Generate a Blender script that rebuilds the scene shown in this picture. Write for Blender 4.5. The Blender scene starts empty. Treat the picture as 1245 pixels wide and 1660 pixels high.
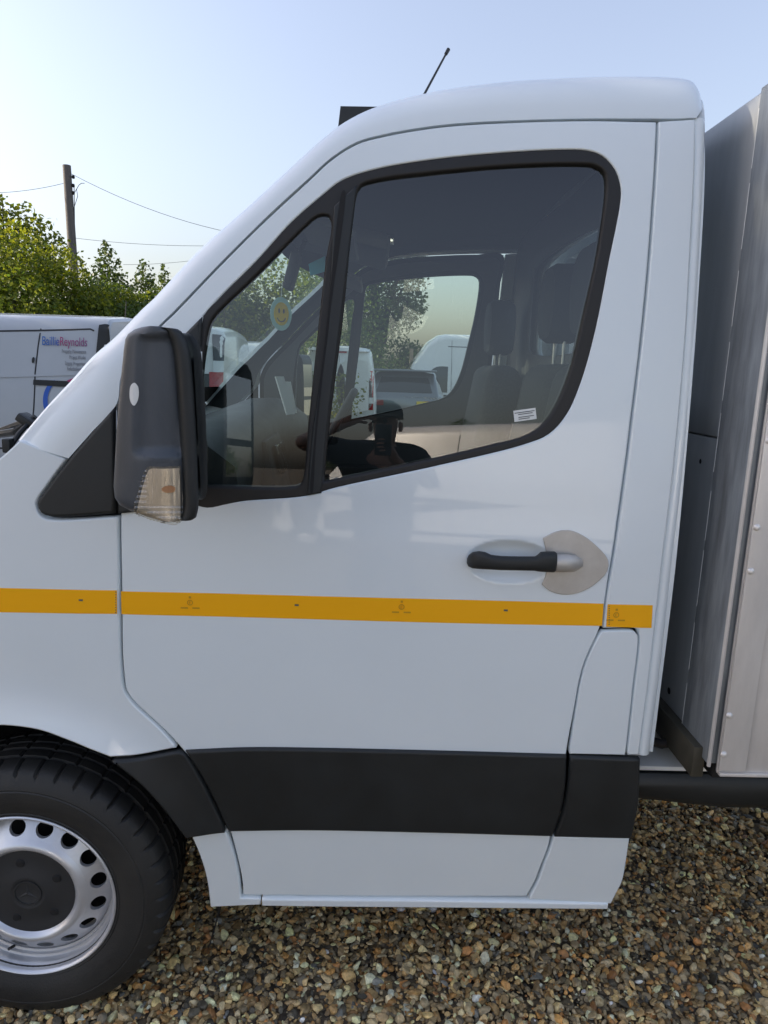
import bpy, bmesh, math, random
import numpy as np
from mathutils import Vector, Matrix, Euler
from mathutils.geometry import delaunay_2d_cdt
random.seed(7); rng = np.random.default_rng(7)
R = math.radians
SC = bpy.context.scene
COL = SC.collection

# ------------------------------------------------------------------ camera
F_PX, W_PX, H_PX = 1140.0, 1245.0, 1660.0
PITCH, YAW, ROLL, CAM_H = R(11.5), R(1.2), R(1.8), 1.67
FW = Vector((math.sin(YAW)*math.cos(PITCH), math.cos(YAW)*math.cos(PITCH), -math.sin(PITCH)))
_r0 = Vector((math.cos(YAW), -math.sin(YAW), 0)); _u0 = _r0.cross(FW)
RT = (math.cos(ROLL)*_r0 + math.sin(ROLL)*_u0).normalized(); UP = RT.cross(FW).normalized()
CAM = Vector((0, 0, CAM_H))
cd = bpy.data.cameras.new('camera'); co = bpy.data.objects.new('camera', cd); COL.objects.link(co)
cd.sensor_fit = 'HORIZONTAL'; cd.sensor_width = 36; cd.lens = 36*F_PX/W_PX
cd.clip_start = 0.01; cd.clip_end = 2000
m = Matrix((RT, UP, -FW)).transposed().to_4x4(); m.translation = CAM; co.matrix_world = m
SC.camera = co

# ------------------------------------------------------------------ light
SUN_AZ, SUN_EL = R(-83), R(20)          # azimuth from +Y towards +X, elevation
w = bpy.data.worlds.new('World'); SC.world = w; w.use_nodes = True
nt = w.node_tree; nt.nodes.clear()
sky = nt.nodes.new('ShaderNodeTexSky'); sky.sky_type = 'NISHITA'; sky.sun_disc = False
sky.sun_elevation = SUN_EL; sky.sun_rotation = SUN_AZ; sky.altitude = 0
sky.air_density = 1.5; sky.dust_density = 3.0; sky.ozone_density = 5.0
bg = nt.nodes.new('ShaderNodeBackground'); bg.inputs['Strength'].default_value = 0.12
ow = nt.nodes.new('ShaderNodeOutputWorld')
wb = nt.nodes.new('ShaderNodeMix'); wb.data_type = 'RGBA'; wb.blend_type = 'MULTIPLY'; wb.inputs['Factor'].default_value = 1   # white balance of the sky
wb.inputs['B'].default_value = (1.0, .925, .955, 1); hs = nt.nodes.new('ShaderNodeHueSaturation'); hs.inputs['Saturation'].default_value = .66; nt.links.new(sky.outputs[0], hs.inputs['Color']); nt.links.new(hs.outputs[0], wb.inputs['A']); nt.links.new(wb.outputs['Result'], bg.inputs[0]); nt.links.new(bg.outputs[0], ow.inputs[0])
sd = bpy.data.lights.new('sun', 'SUN'); sd.energy = 3.2; sd.angle = R(0.53); sd.color = (1, .87, .68)
so = bpy.data.objects.new('sun', sd); COL.objects.link(so)
sv = Vector((math.sin(SUN_AZ)*math.cos(SUN_EL), math.cos(SUN_AZ)*math.cos(SUN_EL), math.sin(SUN_EL)))
so.rotation_euler = sv.to_track_quat('Z', 'Y').to_euler(); so.location = sv*50
SC.view_settings.view_transform = 'Standard'; SC.view_settings.look = 'None'
SC.view_settings.exposure = 1.46; SC.view_settings.gamma = 1; SC.view_settings.use_curve_mapping = False
SC.cycles.max_bounces = 10; SC.cycles.transparent_max_bounces = 24; SC.cycles.caustics_reflective = False
SC.cycles.caustics_refractive = False; SC.cycles.use_denoising = True

# ------------------------------------------------------------------ unprojection of photo pixels
def ray(px, py): return FW + RT*float((px-W_PX/2)/F_PX) + UP*float((H_PX/2-py)/F_PX)
def atY(px, py, Y): d = ray(px, py); return CAM + d*float((Y-CAM.y)/d.y)
def atX(px, py, X): d = ray(px, py); return CAM + d*float((X-CAM.x)/d.x)
def atZ(px, py, Z): d = ray(px, py); return CAM + d*((Z-CAM.z)/d.z)

YC = 2.49                                # centre plane of the truck
WHX, WHZ = -0.83, 0.356                  # front wheel centre
_pz = [(0.0,1.60),(.30,1.545),(.40,1.532),(.60,1.508),(.80,1.500),(1.0,1.497),(1.2,1.498),(1.35,1.503),(1.45,1.509),(1.6,1.521),(1.8,1.540),(2.0,1.563),(2.15,1.588),(2.25,1.616),(2.4,1.68),(2.6,1.80)]
def _pchip(P):
    x = np.array([p[0] for p in P]); y = np.array([p[1] for p in P]); h = np.diff(x); d = np.diff(y)/h
    # natural cubic spline
    n = len(x); A = np.zeros((n, n)); b = np.zeros(n); A[0,0] = A[-1,-1] = 1
    for i in range(1, n-1):
        A[i,i-1] = h[i-1]; A[i,i] = 2*(h[i-1]+h[i]); A[i,i+1] = h[i]; b[i] = 6*(d[i]-d[i-1])
    M = np.linalg.solve(A, b)
    def f(t):
        i = min(max(int(np.searchsorted(x, t))-1, 0), n-2); a = x[i+1]-t; c = t-x[i]
        return (M[i]*a**3+M[i+1]*c**3)/(6*h[i]) + (y[i]/h[i]-M[i]*h[i]/6)*a + (y[i+1]/h[i]-M[i+1]*h[i]/6)*c
    return f
_prof = _pchip(_pz)
def S(x, z):
    "near side of the cab: depth Y of the skin at (x, z)"
    y = _prof(z) + .021*math.log1p(math.exp(-8*x))/8
    if x < -.45: y += .10*(-x-.45)**2
    return y
def S_fender(x, z):
    r = math.hypot(x-WHX, z-WHZ)
    return S(x, z) - .032*math.exp(-((r-.44)/.075)**2) if z < 1.0 else S(x, z)
def U(px, py, surf=S, off=0.0):
    Y = 1.5
    for _ in range(14):
        p = atY(px, py, Y); Y = surf(p.x, p.z) - off
    return atY(px, py, Y)
def U2(pts, surf=S):
    out = []
    for p in pts:
        q = U(p[0], p[1], surf); out.append((q.x, q.z) + tuple(p[2:]))
    return out

# ------------------------------------------------------------------ materials
MATS = {}
def mk(name, col, rough=.5, metal=0., coat=0., noise=0., nscale=20., bump=0., bscale=200., spec=.5, col2=None, emit=None, stretch=None, coat_rough=.03, dirt=None):
    if name in MATS: return MATS[name]
    M = bpy.data.materials.new(name); M.use_nodes = True; t = M.node_tree; b = t.nodes['Principled BSDF']
    b.inputs['Base Color'].default_value = (*col, 1); b.inputs['Roughness'].default_value = rough
    b.inputs['Metallic'].default_value = metal; b.inputs['Specular IOR Level'].default_value = spec
    b.inputs['Coat Weight'].default_value = coat; b.inputs['Coat Roughness'].default_value = coat_rough
    tc = t.nodes.new('ShaderNodeTexCoord'); src = tc.outputs['Object']
    if stretch:
        mp = t.nodes.new('ShaderNodeMapping'); mp.inputs['Scale'].default_value = stretch
        t.links.new(src, mp.inputs[0]); src = mp.outputs[0]
    if noise or col2:
        n = t.nodes.new('ShaderNodeTexNoise'); n.inputs['Scale'].default_value = nscale; n.inputs['Detail'].default_value = 6
        n.inputs['Roughness'].default_value = .62
        t.links.new(src, n.inputs['Vector'])
        r = t.nodes.new('ShaderNodeValToRGB'); r.color_ramp.elements[0].position = .3; r.color_ramp.elements[1].position = .72
        c2 = col2 or tuple(min(1, c*(1+noise)) for c in col); c1 = col if col2 else tuple(c*(1-noise) for c in col)
        r.color_ramp.elements[0].color = (*c1, 1); r.color_ramp.elements[1].color = (*c2, 1)
        t.links.new(n.outputs['Fac'], r.inputs[0]); t.links.new(r.outputs[0], b.inputs['Base Color'])
        rr = t.nodes.new('ShaderNodeMapRange'); rr.inputs['To Min'].default_value = max(0, rough*.8); rr.inputs['To Max'].default_value = min(1, rough*1.25)
        t.links.new(n.outputs['Fac'], rr.inputs[0]); t.links.new(rr.outputs[0], b.inputs['Roughness'])
    if bump:
        n = t.nodes.new('ShaderNodeTexNoise'); n.inputs['Scale'].default_value = bscale; n.inputs['Detail'].default_value = 4
        t.links.new(src, n.inputs['Vector'])
        bp = t.nodes.new('ShaderNodeBump'); bp.inputs['Strength'].default_value = bump; bp.inputs['Distance'].default_value = .002
        t.links.new(n.outputs['Fac'], bp.inputs['Height']); t.links.new(bp.outputs[0], b.inputs['Normal'])
    if emit:
        b.inputs['Emission Color'].default_value = (*emit[:3], 1); b.inputs['Emission Strength'].default_value = emit[3]
    MATS[name] = M
    return M
def mk_glass(name, tint, f0=.08, rough=.0):
    if name in MATS: return MATS[name]
    M = bpy.data.materials.new(name); M.use_nodes = True; t = M.node_tree; t.nodes.clear()
    o = t.nodes.new('ShaderNodeOutputMaterial'); mx = t.nodes.new('ShaderNodeMixShader')
    tr = t.nodes.new('ShaderNodeBsdfTransparent'); tr.inputs[0].default_value = (*tint, 1)
    gl = t.nodes.new('ShaderNodeBsdfGlossy'); gl.inputs['Roughness'].default_value = rough
    g = t.nodes.new('ShaderNodeNewGeometry')
    dp = t.nodes.new('ShaderNodeVectorMath'); dp.operation = 'DOT_PRODUCT'
    t.links.new(g.outputs['Incoming'], dp.inputs[0]); t.links.new(g.outputs['Normal'], dp.inputs[1])
    ab = t.nodes.new('ShaderNodeMath'); ab.operation = 'ABSOLUTE'; t.links.new(dp.outputs['Value'], ab.inputs[0])
    su = t.nodes.new('ShaderNodeMath'); su.operation = 'SUBTRACT'; su.inputs[0].default_value = 1; t.links.new(ab.outputs[0], su.inputs[1])
    pw = t.nodes.new('ShaderNodeMath'); pw.operation = 'POWER'; pw.inputs[1].default_value = 5; t.links.new(su.outputs[0], pw.inputs[0])
    ma = t.nodes.new('ShaderNodeMath'); ma.operation = 'MULTIPLY_ADD'; ma.inputs[1].default_value = 1-f0; ma.inputs[2].default_value = f0
    t.links.new(pw.outputs[0], ma.inputs[0]); t.links.new(ma.outputs[0], mx.inputs[0])
    t.links.new(tr.outputs[0], mx.inputs[1]); t.links.new(gl.outputs[0], mx.inputs[2]); t.links.new(mx.outputs[0], o.inputs[0])
    MATS[name] = M
    return M
PAINT = mk('white_paint', (.77,.83,.86), .32, coat=.8, noise=.015, nscale=3, bump=.012, bscale=330)
PLASTIC = mk('black_trim_plastic', (.012,.0145,.016), .48, noise=.25, nscale=9, bump=.25, bscale=900)
WORN = mk('weathered_grey_plastic', (.030,.038,.050), .42, col2=(.066,.077,.094), nscale=7, bump=.2, bscale=700, stretch=(1,1,.35))
RUBBER = mk('seal_rubber', (.013,.012,.012), .55, noise=.2, nscale=12)
TYRE = mk('tyre_rubber', (.014,.0145,.015), .58, col2=(.030,.029,.027), nscale=9, bump=.3, bscale=260)
SILVER = mk('silver_wheel_paint', (.66,.67,.70), .34, metal=.55, noise=.05, nscale=12)
ALU = mk('mill_aluminium', (.74,.71,.68), .42, metal=.35, noise=.20, nscale=6, bump=.06, bscale=40, stretch=(1,6,.25))
GALV = mk('dull_alloy_sheet', (.30,.325,.345), .52, metal=.4, noise=.30, nscale=9, bump=.12, bscale=160, stretch=(4,4,.6))
STEELP = mk('scuffed_steel_plate', (.47,.45,.43), .48, metal=.55, col2=(.58,.56,.53), nscale=22, bump=.1, bscale=120)
YEL = mk('yellow_marking_tape', (1.0,.46,.0), .45, spec=.4, bump=.15, bscale=500)
YMARK = mk('tape_print', (.62,.30,.01), .5)
DARK = mk('dark_void', (.008,.008,.009), .8)
CHROME = mk('chrome', (.8,.8,.8), .12, metal=1)
TRIM = mk('grey_interior_plastic', (.085,.088,.092), .6, noise=.12, nscale=5, bump=.2, bscale=500)
HEADREST = mk('headrest_cover', (.014,.018,.024), .85, bump=.3, bscale=400)
TRIMD = mk('dark_interior_plastic', (.028,.029,.031), .6, noise=.12, nscale=8, bump=.2, bscale=500)
LINER = mk('headliner_fabric', (.06,.068,.078), .9, noise=.08, nscale=30)
FABRIC = mk('seat_fabric', (.026,.029,.034), .9, col2=(.05,.053,.058), nscale=120, bump=.4, bscale=500)
MIRROR = mk('mirror_silver', (.82,.84,.85), .015, metal=1)
WHITEP = mk('white_label', (.74,.75,.73), .6)
INK = mk('label_ink', (.10,.11,.11), .6)
GLASS = mk_glass('window_glass', (.87,.95,.90), .105)
CLEAR = mk_glass('windscreen_glass', (.84,.92,.88), .075)
LENS = mk_glass('lamp_lens', (.92,.88,.80), .12, .06)
CARGLASS = mk('car_window_dark', (.015,.02,.022), .04, coat=.3)
RED = mk('tail_lamp_red', (.42,.012,.02), .15, coat=1)
AMBER = mk('amber_bulb', (.55,.27,.14), .3, coat=.4)

# ------------------------------------------------------------------ scene graph helpers
def link(o, parent=None):
    COL.objects.link(o)
    if parent is not None: o.parent = parent
    return o
def tag(o, label=None, cat=None, group=None, kind=None):
    if label: o['label'] = label
    if cat: o['category'] = cat
    if group: o['group'] = group
    if kind: o['kind'] = kind
    return o
def empty(name, loc=(0,0,0), rz=0):
    o = bpy.data.objects.new(name, None); o.empty_display_size = .2; link(o); o.location = loc; o.rotation_euler.z = rz
    return o
def mesh_obj(name, verts, faces, mat, parent=None, smooth=True, angle=40, loc=None):
    me = bpy.data.meshes.new(name); me.from_pydata([tuple(v) for v in verts], [], [tuple(f) for f in faces]); me.validate()
    me.materials.append(mat); o = bpy.data.objects.new(name, me); link(o, parent)
    if smooth:
        me.shade_smooth(); me.set_sharp_from_angle(angle=R(angle))
    if parent is not None and parent.type == 'EMPTY' and loc is None and not LOCAL[0]:
        o.matrix_parent_inverse = parent_inv(parent)
    if loc is not None: o.location = loc
    return o
LOCAL = [False]                            # True: vertices are given in the parent's own frame
def parent_inv(p):
    mm = Matrix.LocRotScale(p.location, p.rotation_euler, p.scale)
    return mm.inverted()
def copy_tree(o, parent=None):
    c = o.copy(); COL.objects.link(c); c.parent = parent
    for ch in list(o.children): copy_tree(ch, c)
    return c
class MB:
    "collects simple solids into one mesh"
    def __init__(s): s.v = []; s.f = []
    def add(s, v, f):
        n = len(s.v); s.v += [Vector(p) for p in v]; s.f += [tuple(i+n for i in q) for q in f]; return s
    def box(s, c, d, bev=0., rot=None):
        bm = bmesh.new(); bmesh.ops.create_cube(bm, size=1)
        bmesh.ops.scale(bm, vec=d, verts=bm.verts)
        if bev: bmesh.ops.bevel(bm, geom=bm.edges[:], offset=bev, segments=2, affect='EDGES', profile=.6)
        Mx = Matrix.Translation(c) @ (rot.to_matrix().to_4x4() if rot else Matrix())
        bm.verts.ensure_lookup_table(); bm.verts.index_update()
        s.add([Mx @ v.co for v in bm.verts], [[v.index for v in f.verts] for f in bm.faces]); bm.free(); return s
    def tube(s, pts, rad, n=8, cap=True):
        pts = [Vector(p) for p in pts]; rads = rad if isinstance(rad, (list, tuple)) else [rad]*len(pts)
        rings = []; ref = None
        for i, p in enumerate(pts):
            t = (pts[min(i+1, len(pts)-1)] - pts[max(i-1, 0)]).normalized()
            if ref is None: ref = t.orthogonal().normalized()
            ref = (ref - t*ref.dot(t)).normalized(); b = t.cross(ref)
            rings.append([p + (ref*math.cos(2*math.pi*k/n) + b*math.sin(2*math.pi*k/n))*rads[i] for k in range(n)])
        return s.loft(rings, cap=cap)
    def loft(s, rings, closed=True, cap=True):
        n = len(rings[0]); v = [p for r in rings for p in r]; f = []
        for i in range(len(rings)-1):
            for k in range(n if closed else n-1):
                a = i*n+k; b = i*n+(k+1) % n; f.append((a, b, b+n, a+n))
        if cap and closed: f.append(tuple(range(n-1, -1, -1))); f.append(tuple(range((len(rings)-1)*n, len(rings)*n)))
        return s.add(v, f)
    def prism(s, poly, axis, a, b):
        "poly in the two other axes, extruded along axis from a to b"
        def P(u, w_, t): return {'x': (t, u, w_), 'y': (u, t, w_), 'z': (u, w_, t)}[axis]
        n = len(poly); v = [P(u, w_, a) for u, w_ in poly] + [P(u, w_, b) for u, w_ in poly]
        f = [tuple(range(n)), tuple(range(2*n-1, n-1, -1))] + [(i, i+n, (i+1) % n+n, (i+1) % n) for i in range(n)]
        return s.add(v, f)
    def lathe(s, prof, n=48, c=(0,0,0), axis='y', a0=0, a1=2*math.pi, closed=True):
        c = Vector(c); v = []; f = []; m_ = n if closed else n+1
        for k in range(m_):
            t = a0 + (a1-a0)*k/n
            for r, h in prof:
                if axis == 'y': v.append(c + Vector((r*math.cos(t), h, r*math.sin(t))))
                elif axis == 'z': v.append(c + Vector((r*math.cos(t), r*math.sin(t), h)))
                else: v.append(c + Vector((h, r*math.cos(t), r*math.sin(t))))
        q = len(prof)
        for k in range(n):
            k2 = (k+1) % m_
            for j in range(q-1): f.append((k*q+j, k*q+j+1, k2*q+j+1, k2*q+j))
        return s.add(v, f)
    def build(s, name, mat, parent=None, **kw):
        o = mesh_obj(name, s.v, s.f, mat, parent, **kw)
        bm = bmesh.new(); bm.from_mesh(o.data); bmesh.ops.recalc_face_normals(bm, faces=bm.faces); bm.to_mesh(o.data); bm.free()
        return o
def V3(*a): return Vector(a)

# ------------------------------------------------------------------ curved sheet-metal panels
def spline(pts, res=.02, closed=True):
    "Catmull-Rom through the points; a point with a third entry is a sharp corner"
    n = len(pts); out = []
    def g(i): return Vector(pts[i % n][:2]) if closed else Vector(pts[min(max(i, 0), n-1)][:2])
    def corner(i): return len(pts[i % n]) > 2 if closed else (i <= 0 or i >= n-1 or len(pts[i]) > 2)
    for i in range(n if closed else n-1):
        p1, p2 = g(i), g(i+1); p0 = p1*2-p2 if corner(i) else g(i-1); p3 = p2*2-p1 if corner(i+1) else g(i+2)
        L = (p2-p1).length; k = max(1, int(math.ceil(L/res)))
        d0 = max((p1-p0).length, 1e-6)**.5; d1 = max(L, 1e-6)**.5; d2 = max((p3-p2).length, 1e-6)**.5
        m1 = ((p1-p0)/d0 - (p2-p0)/(d0+d1) + (p2-p1)/d1)*d1; m2 = ((p2-p1)/d1 - (p3-p1)/(d1+d2) + (p3-p2)/d2)*d1
        for j in range(k):
            t = j/k; t2 = t*t; t3 = t2*t
            out.append((2*t3-3*t2+1)*p1 + (t3-2*t2+t)*m1 + (-2*t3+3*t2)*p2 + (t3-t2)*m2)
    if not closed: out.append(g(n-1))
    return out
def area(P): return .5*sum(P[i].x*P[(i+1) % len(P)].y - P[(i+1) % len(P)].x*P[i].y for i in range(len(P)))
def inset(P, d):
    "move a closed loop inwards (for a counter-clockwise loop) by d"
    n = len(P); out = []
    for i in range(n):
        a = (P[i]-P[i-1]); b = (P[(i+1) % n]-P[i])
        if a.length < 1e-9 or b.length < 1e-9: out.append(P[i].copy()); continue
        na = Vector((-a.y, a.x)).normalized(); nb = Vector((-b.y, b.x)).normalized(); q = na+nb
        q = q/max(q.length_squared, .35)*2 if q.length > 1e-6 else na
        out.append(P[i] + q*d)
    return out
def inside_np(P, X, Z):
    px = np.array([p.x for p in P]); pz = np.array([p.y for p in P]); r = np.zeros(len(X), bool); j = len(px)-1
    for i in range(len(px)):
        c = ((pz[i] > Z) != (pz[j] > Z))
        with np.errstate(divide='ignore', invalid='ignore'):
            r ^= c & (X < (px[j]-px[i])*(Z-pz[i])/(pz[j]-pz[i])+px[i])
        j = i
    return r
def dist_np(P, X, Z):
    best = np.full(len(X), 1e9)
    for i in range(len(P)):
        a, b = P[i-1], P[i]; d = b-a; L = max(d.length_squared, 1e-12)
        t = np.clip(((X-a.x)*d.x+(Z-a.y)*d.y)/L, 0, 1); best = np.minimum(best, np.hypot(X-a.x-t*d.x, Z-a.y-t*d.y))
    return best
def panel(name, outline, mat, parent, holes=(), surf=S, off=0., lip=.004, depth=.018, res=.03, fine=(), far=False, lipdrop=.7, edge_res=.015, gap=.0, plain=False):
    """Sheet over the cab side with rolled edges. outline/holes: (x,z[,'c']) control points. off > 0 stands proud.
    far=True builds it on the other side of the truck."""
    loops = [spline(outline, edge_res)] + [spline(h, edge_res) for h in holes]
    if area(loops[0]) < 0: loops[0].reverse()
    for i in range(1, len(loops)):
        if area(loops[i]) > 0: loops[i].reverse()
    if gap: loops[0] = inset(loops[0], gap)
    ins = [inset(l, lip) for l in loops] if lip else loops
    xs = [p.x for p in loops[0]]; zs = [p.y for p in loops[0]]
    gx, gz = np.meshgrid(np.arange(min(xs), max(xs), res), np.arange(min(zs), max(zs), res)); gx = gx.ravel(); gz = gz.ravel()
    for (x0, x1, z0, z1, r) in fine:
        a, b = np.meshgrid(np.arange(x0, x1, r), np.arange(z0, z1, r))
        keep = ~((gx > x0) & (gx < x1) & (gz > z0) & (gz < z1)); gx = np.concatenate([gx[keep], a.ravel()]); gz = np.concatenate([gz[keep], b.ravel()])
    ok = inside_np(ins[0], gx, gz)
    for l in ins[1:]: ok &= ~inside_np(l, gx, gz)
    for l in ins: ok &= dist_np(l, gx, gz) > min(res, edge_res*1.2)*.55
    pts = []; edges = []; start = []
    for l in ins:
        s = len(pts); start.append(s); pts += [Vector((p.x, p.y)) for p in l]; edges += [(s+i, s+(i+1) % len(l)) for i in range(len(l))]
    pts += [Vector((a, b)) for a, b in zip(gx[ok], gz[ok])]
    ov, oe, of, orv, _, _ = delaunay_2d_cdt(pts, edges, [], 0, 1e-6)
    mp = {}
    for i, l in enumerate(orv):
        for k in l: mp[k] = i
    T = np.array([[ov[i].x for i in f]+[ov[i].y for i in f] for f in of]); cx = T[:, :3].mean(1); cz = T[:, 3:].mean(1)
    okf = inside_np(ins[0], cx, cz)
    for l in ins[1:]: okf &= ~inside_np(l, cx, cz)
    def Y(x, z, d): y = surf(x, z) - off + d; return 2*YC-y if far else y
    v = [(p.x, Y(p.x, p.y, 0), p.y) for p in ov]; f = [tuple(q) for q, k in zip(of, okf) if k]
    if lip:
        for l, s in zip(loops, start):
            n = len(l); a0 = len(v); v += [(p.x, Y(p.x, p.y, lip*lipdrop), p.y) for p in l]
            b0 = len(v); v += [(p.x, Y(p.x, p.y, depth), p.y) for p in l]
            for i in range(n):
                j = (i+1) % n
                f.append((mp[s+j], mp[s+i], a0+i, a0+j)); f.append((a0+j, a0+i, b0+i, b0+j))
    if not far: f = f
    else: f = [tuple(reversed(q)) for q in f]
    o = mesh_obj(name, v, f, mat, parent, angle=60)
    if len(o.data.vertices) == len(v) and not plain:     # exact normals of the skin, so that only the rolled edge itself turns
        N = []; e = .002; n0 = len(ov)
        for p in ov:
            gx_ = (surf(p.x+e, p.y)-surf(p.x-e, p.y))/(2*e); gz_ = (surf(p.x, p.y+e)-surf(p.x, p.y-e))/(2*e)
            N.append(Vector((gx_, -1, gz_)).normalized())
        if lip:
            for l in loops:
                n = len(l); T_ = [(l[(i+1) % n]-l[i-1]) for i in range(n)]; O_ = [Vector((t.y, 0, -t.x)).normalized() for t in T_]
                N += [(q*.82+Vector((0, -.57, 0))).normalized() for q in O_]; N += [q for q in O_]
        if far: N = [Vector((q.x, -q.y, q.z)) for q in N]
        for ed in o.data.edges: ed.use_edge_sharp = False
        o.data.normals_split_custom_set_from_vertices([tuple(q) for q in N])
    return o
def ptsP(pts, surf=S): return U2(pts, surf)
def text_obj(name, body, size, mat, parent, M, extrude=.0006, sx=1., align='LEFT', shear=0., bold=0.):
    cu = bpy.data.curves.new(name, 'FONT'); cu.body = body; cu.size = size; cu.extrude = extrude; cu.align_x = align; cu.shear = shear; cu.offset = bold
    t = bpy.data.objects.new(name, cu); COL.objects.link(t); bpy.context.view_layer.update()
    me = bpy.data.meshes.new_from_object(t.evaluated_get(bpy.context.evaluated_depsgraph_get()))
    bpy.data.objects.remove(t); me.materials.clear(); me.materials.append(mat)
    me.transform(Matrix.Diagonal((sx, 1, 1, 1))); me.transform(M)
    o = bpy.data.objects.new(name, me); link(o, parent)
    if parent is not None and parent.type == 'EMPTY' and not LOCAL[0]: o.matrix_parent_inverse = parent_inv(parent)
    return o
FACE_CAM = Matrix(((1,0,0,0),(0,0,-1,0),(0,1,0,0),(0,0,0,1)))   # text standing in the XZ plane, facing -Y

# ================================================================== ground
def ground_material():
    M = bpy.data.materials.new('gravel_ground'); M.use_nodes = True; t = M.node_tree; b = t.nodes['Principled BSDF']
    tc = t.nodes.new('ShaderNodeTexCoord'); vo = t.nodes.new('ShaderNodeTexVoronoi'); vo.inputs['Scale'].default_value = 38
    t.links.new(tc.outputs['Object'], vo.inputs['Vector'])
    sp = t.nodes.new('ShaderNodeSeparateColor'); t.links.new(vo.outputs['Color'], sp.inputs[0])
    r = t.nodes.new('ShaderNodeValToRGB'); e = r.color_ramp.elements
    e[0].color = (.05,.042,.032,1); e[1].color = (.32,.27,.19,1)
    for p, c in ((.3,(.13,.10,.065,1)),(.55,(.17,.14,.10,1)),(.8,(.22,.17,.10,1))):
        q = e.new(p); q.color = c
    t.links.new(sp.outputs[0], r.inputs[0]); t.links.new(r.outputs[0], b.inputs['Base Color'])
    bp = t.nodes.new('ShaderNodeBump'); bp.inputs['Distance'].default_value = .012; bp.invert = True
    t.links.new(vo.outputs['Distance'], bp.inputs['Height']); t.links.new(bp.outputs[0], b.inputs['Normal'])
    b.inputs['Roughness'].default_value = .8
    return M
GROUNDM = ground_material()
gv = [(x, y, 0) for y in (-300, -40, -6, 0, 6, 40, 300) for x in (-300, -40, -6, 0, 6, 40, 300)]
gf = [(j*7+i, j*7+i+1, j*7+i+8, j*7+i+7) for j in range(6) for i in range(6)]
tag(mesh_obj('ground', gv, gf, GROUNDM), 'pale brown pea gravel yard stretching to the hedge', kind='structure')

def pebble_material():
    M = bpy.data.materials.new('pebble'); M.use_nodes = True; t = M.node_tree; b = t.nodes['Principled BSDF']
    at = t.nodes.new('ShaderNodeAttribute'); at.attribute_name = 'tint'
    tc = t.nodes.new('ShaderNodeTexCoord'); n = t.nodes.new('ShaderNodeTexNoise'); n.inputs['Scale'].default_value = 110; n.inputs['Detail'].default_value = 4
    t.links.new(tc.outputs['Object'], n.inputs['Vector'])
    mr = t.nodes.new('ShaderNodeMapRange'); mr.inputs[1].default_value = .3; mr.inputs[2].default_value = .7; mr.inputs[3].default_value = .72; mr.inputs[4].default_value = 1.3
    t.links.new(n.outputs['Fac'], mr.inputs[0])
    mx = t.nodes.new('ShaderNodeMix'); mx.data_type = 'RGBA'; mx.blend_type = 'MULTIPLY'; mx.inputs['Factor'].default_value = 1
    t.links.new(at.outputs['Color'], mx.inputs['A']); t.links.new(mr.outputs[0], mx.inputs['B']); t.links.new(mx.outputs['Result'], b.inputs['Base Color'])
    b.inputs['Roughness'].default_value = .5; b.inputs['Specular IOR Level'].default_value = .45
    return M
def ico(sub):
    bm = bmesh.new(); bmesh.ops.create_icosphere(bm, subdivisions=sub, radius=1); bm.verts.index_update()
    v = np.array([tuple(q.co) for q in bm.verts]); f = np.array([[q.index for q in p.verts] for p in bm.faces]); bm.free(); return v, f
PALETTE = np.array([(.46,.36,.22),(.34,.25,.15),(.58,.48,.33),(.27,.22,.16),(.20,.18,.15),(.36,.33,.28),(.10,.10,.10),(.74,.68,.55),(.42,.26,.12),(.50,.45,.35),(.15,.17,.21),(.36,.20,.10),(.80,.77,.70)])
PALW = np.array([.13,.14,.10,.12,.11,.10,.07,.06,.06,.08,.03,.05,.03]); PALW = PALW/PALW.sum()
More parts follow.
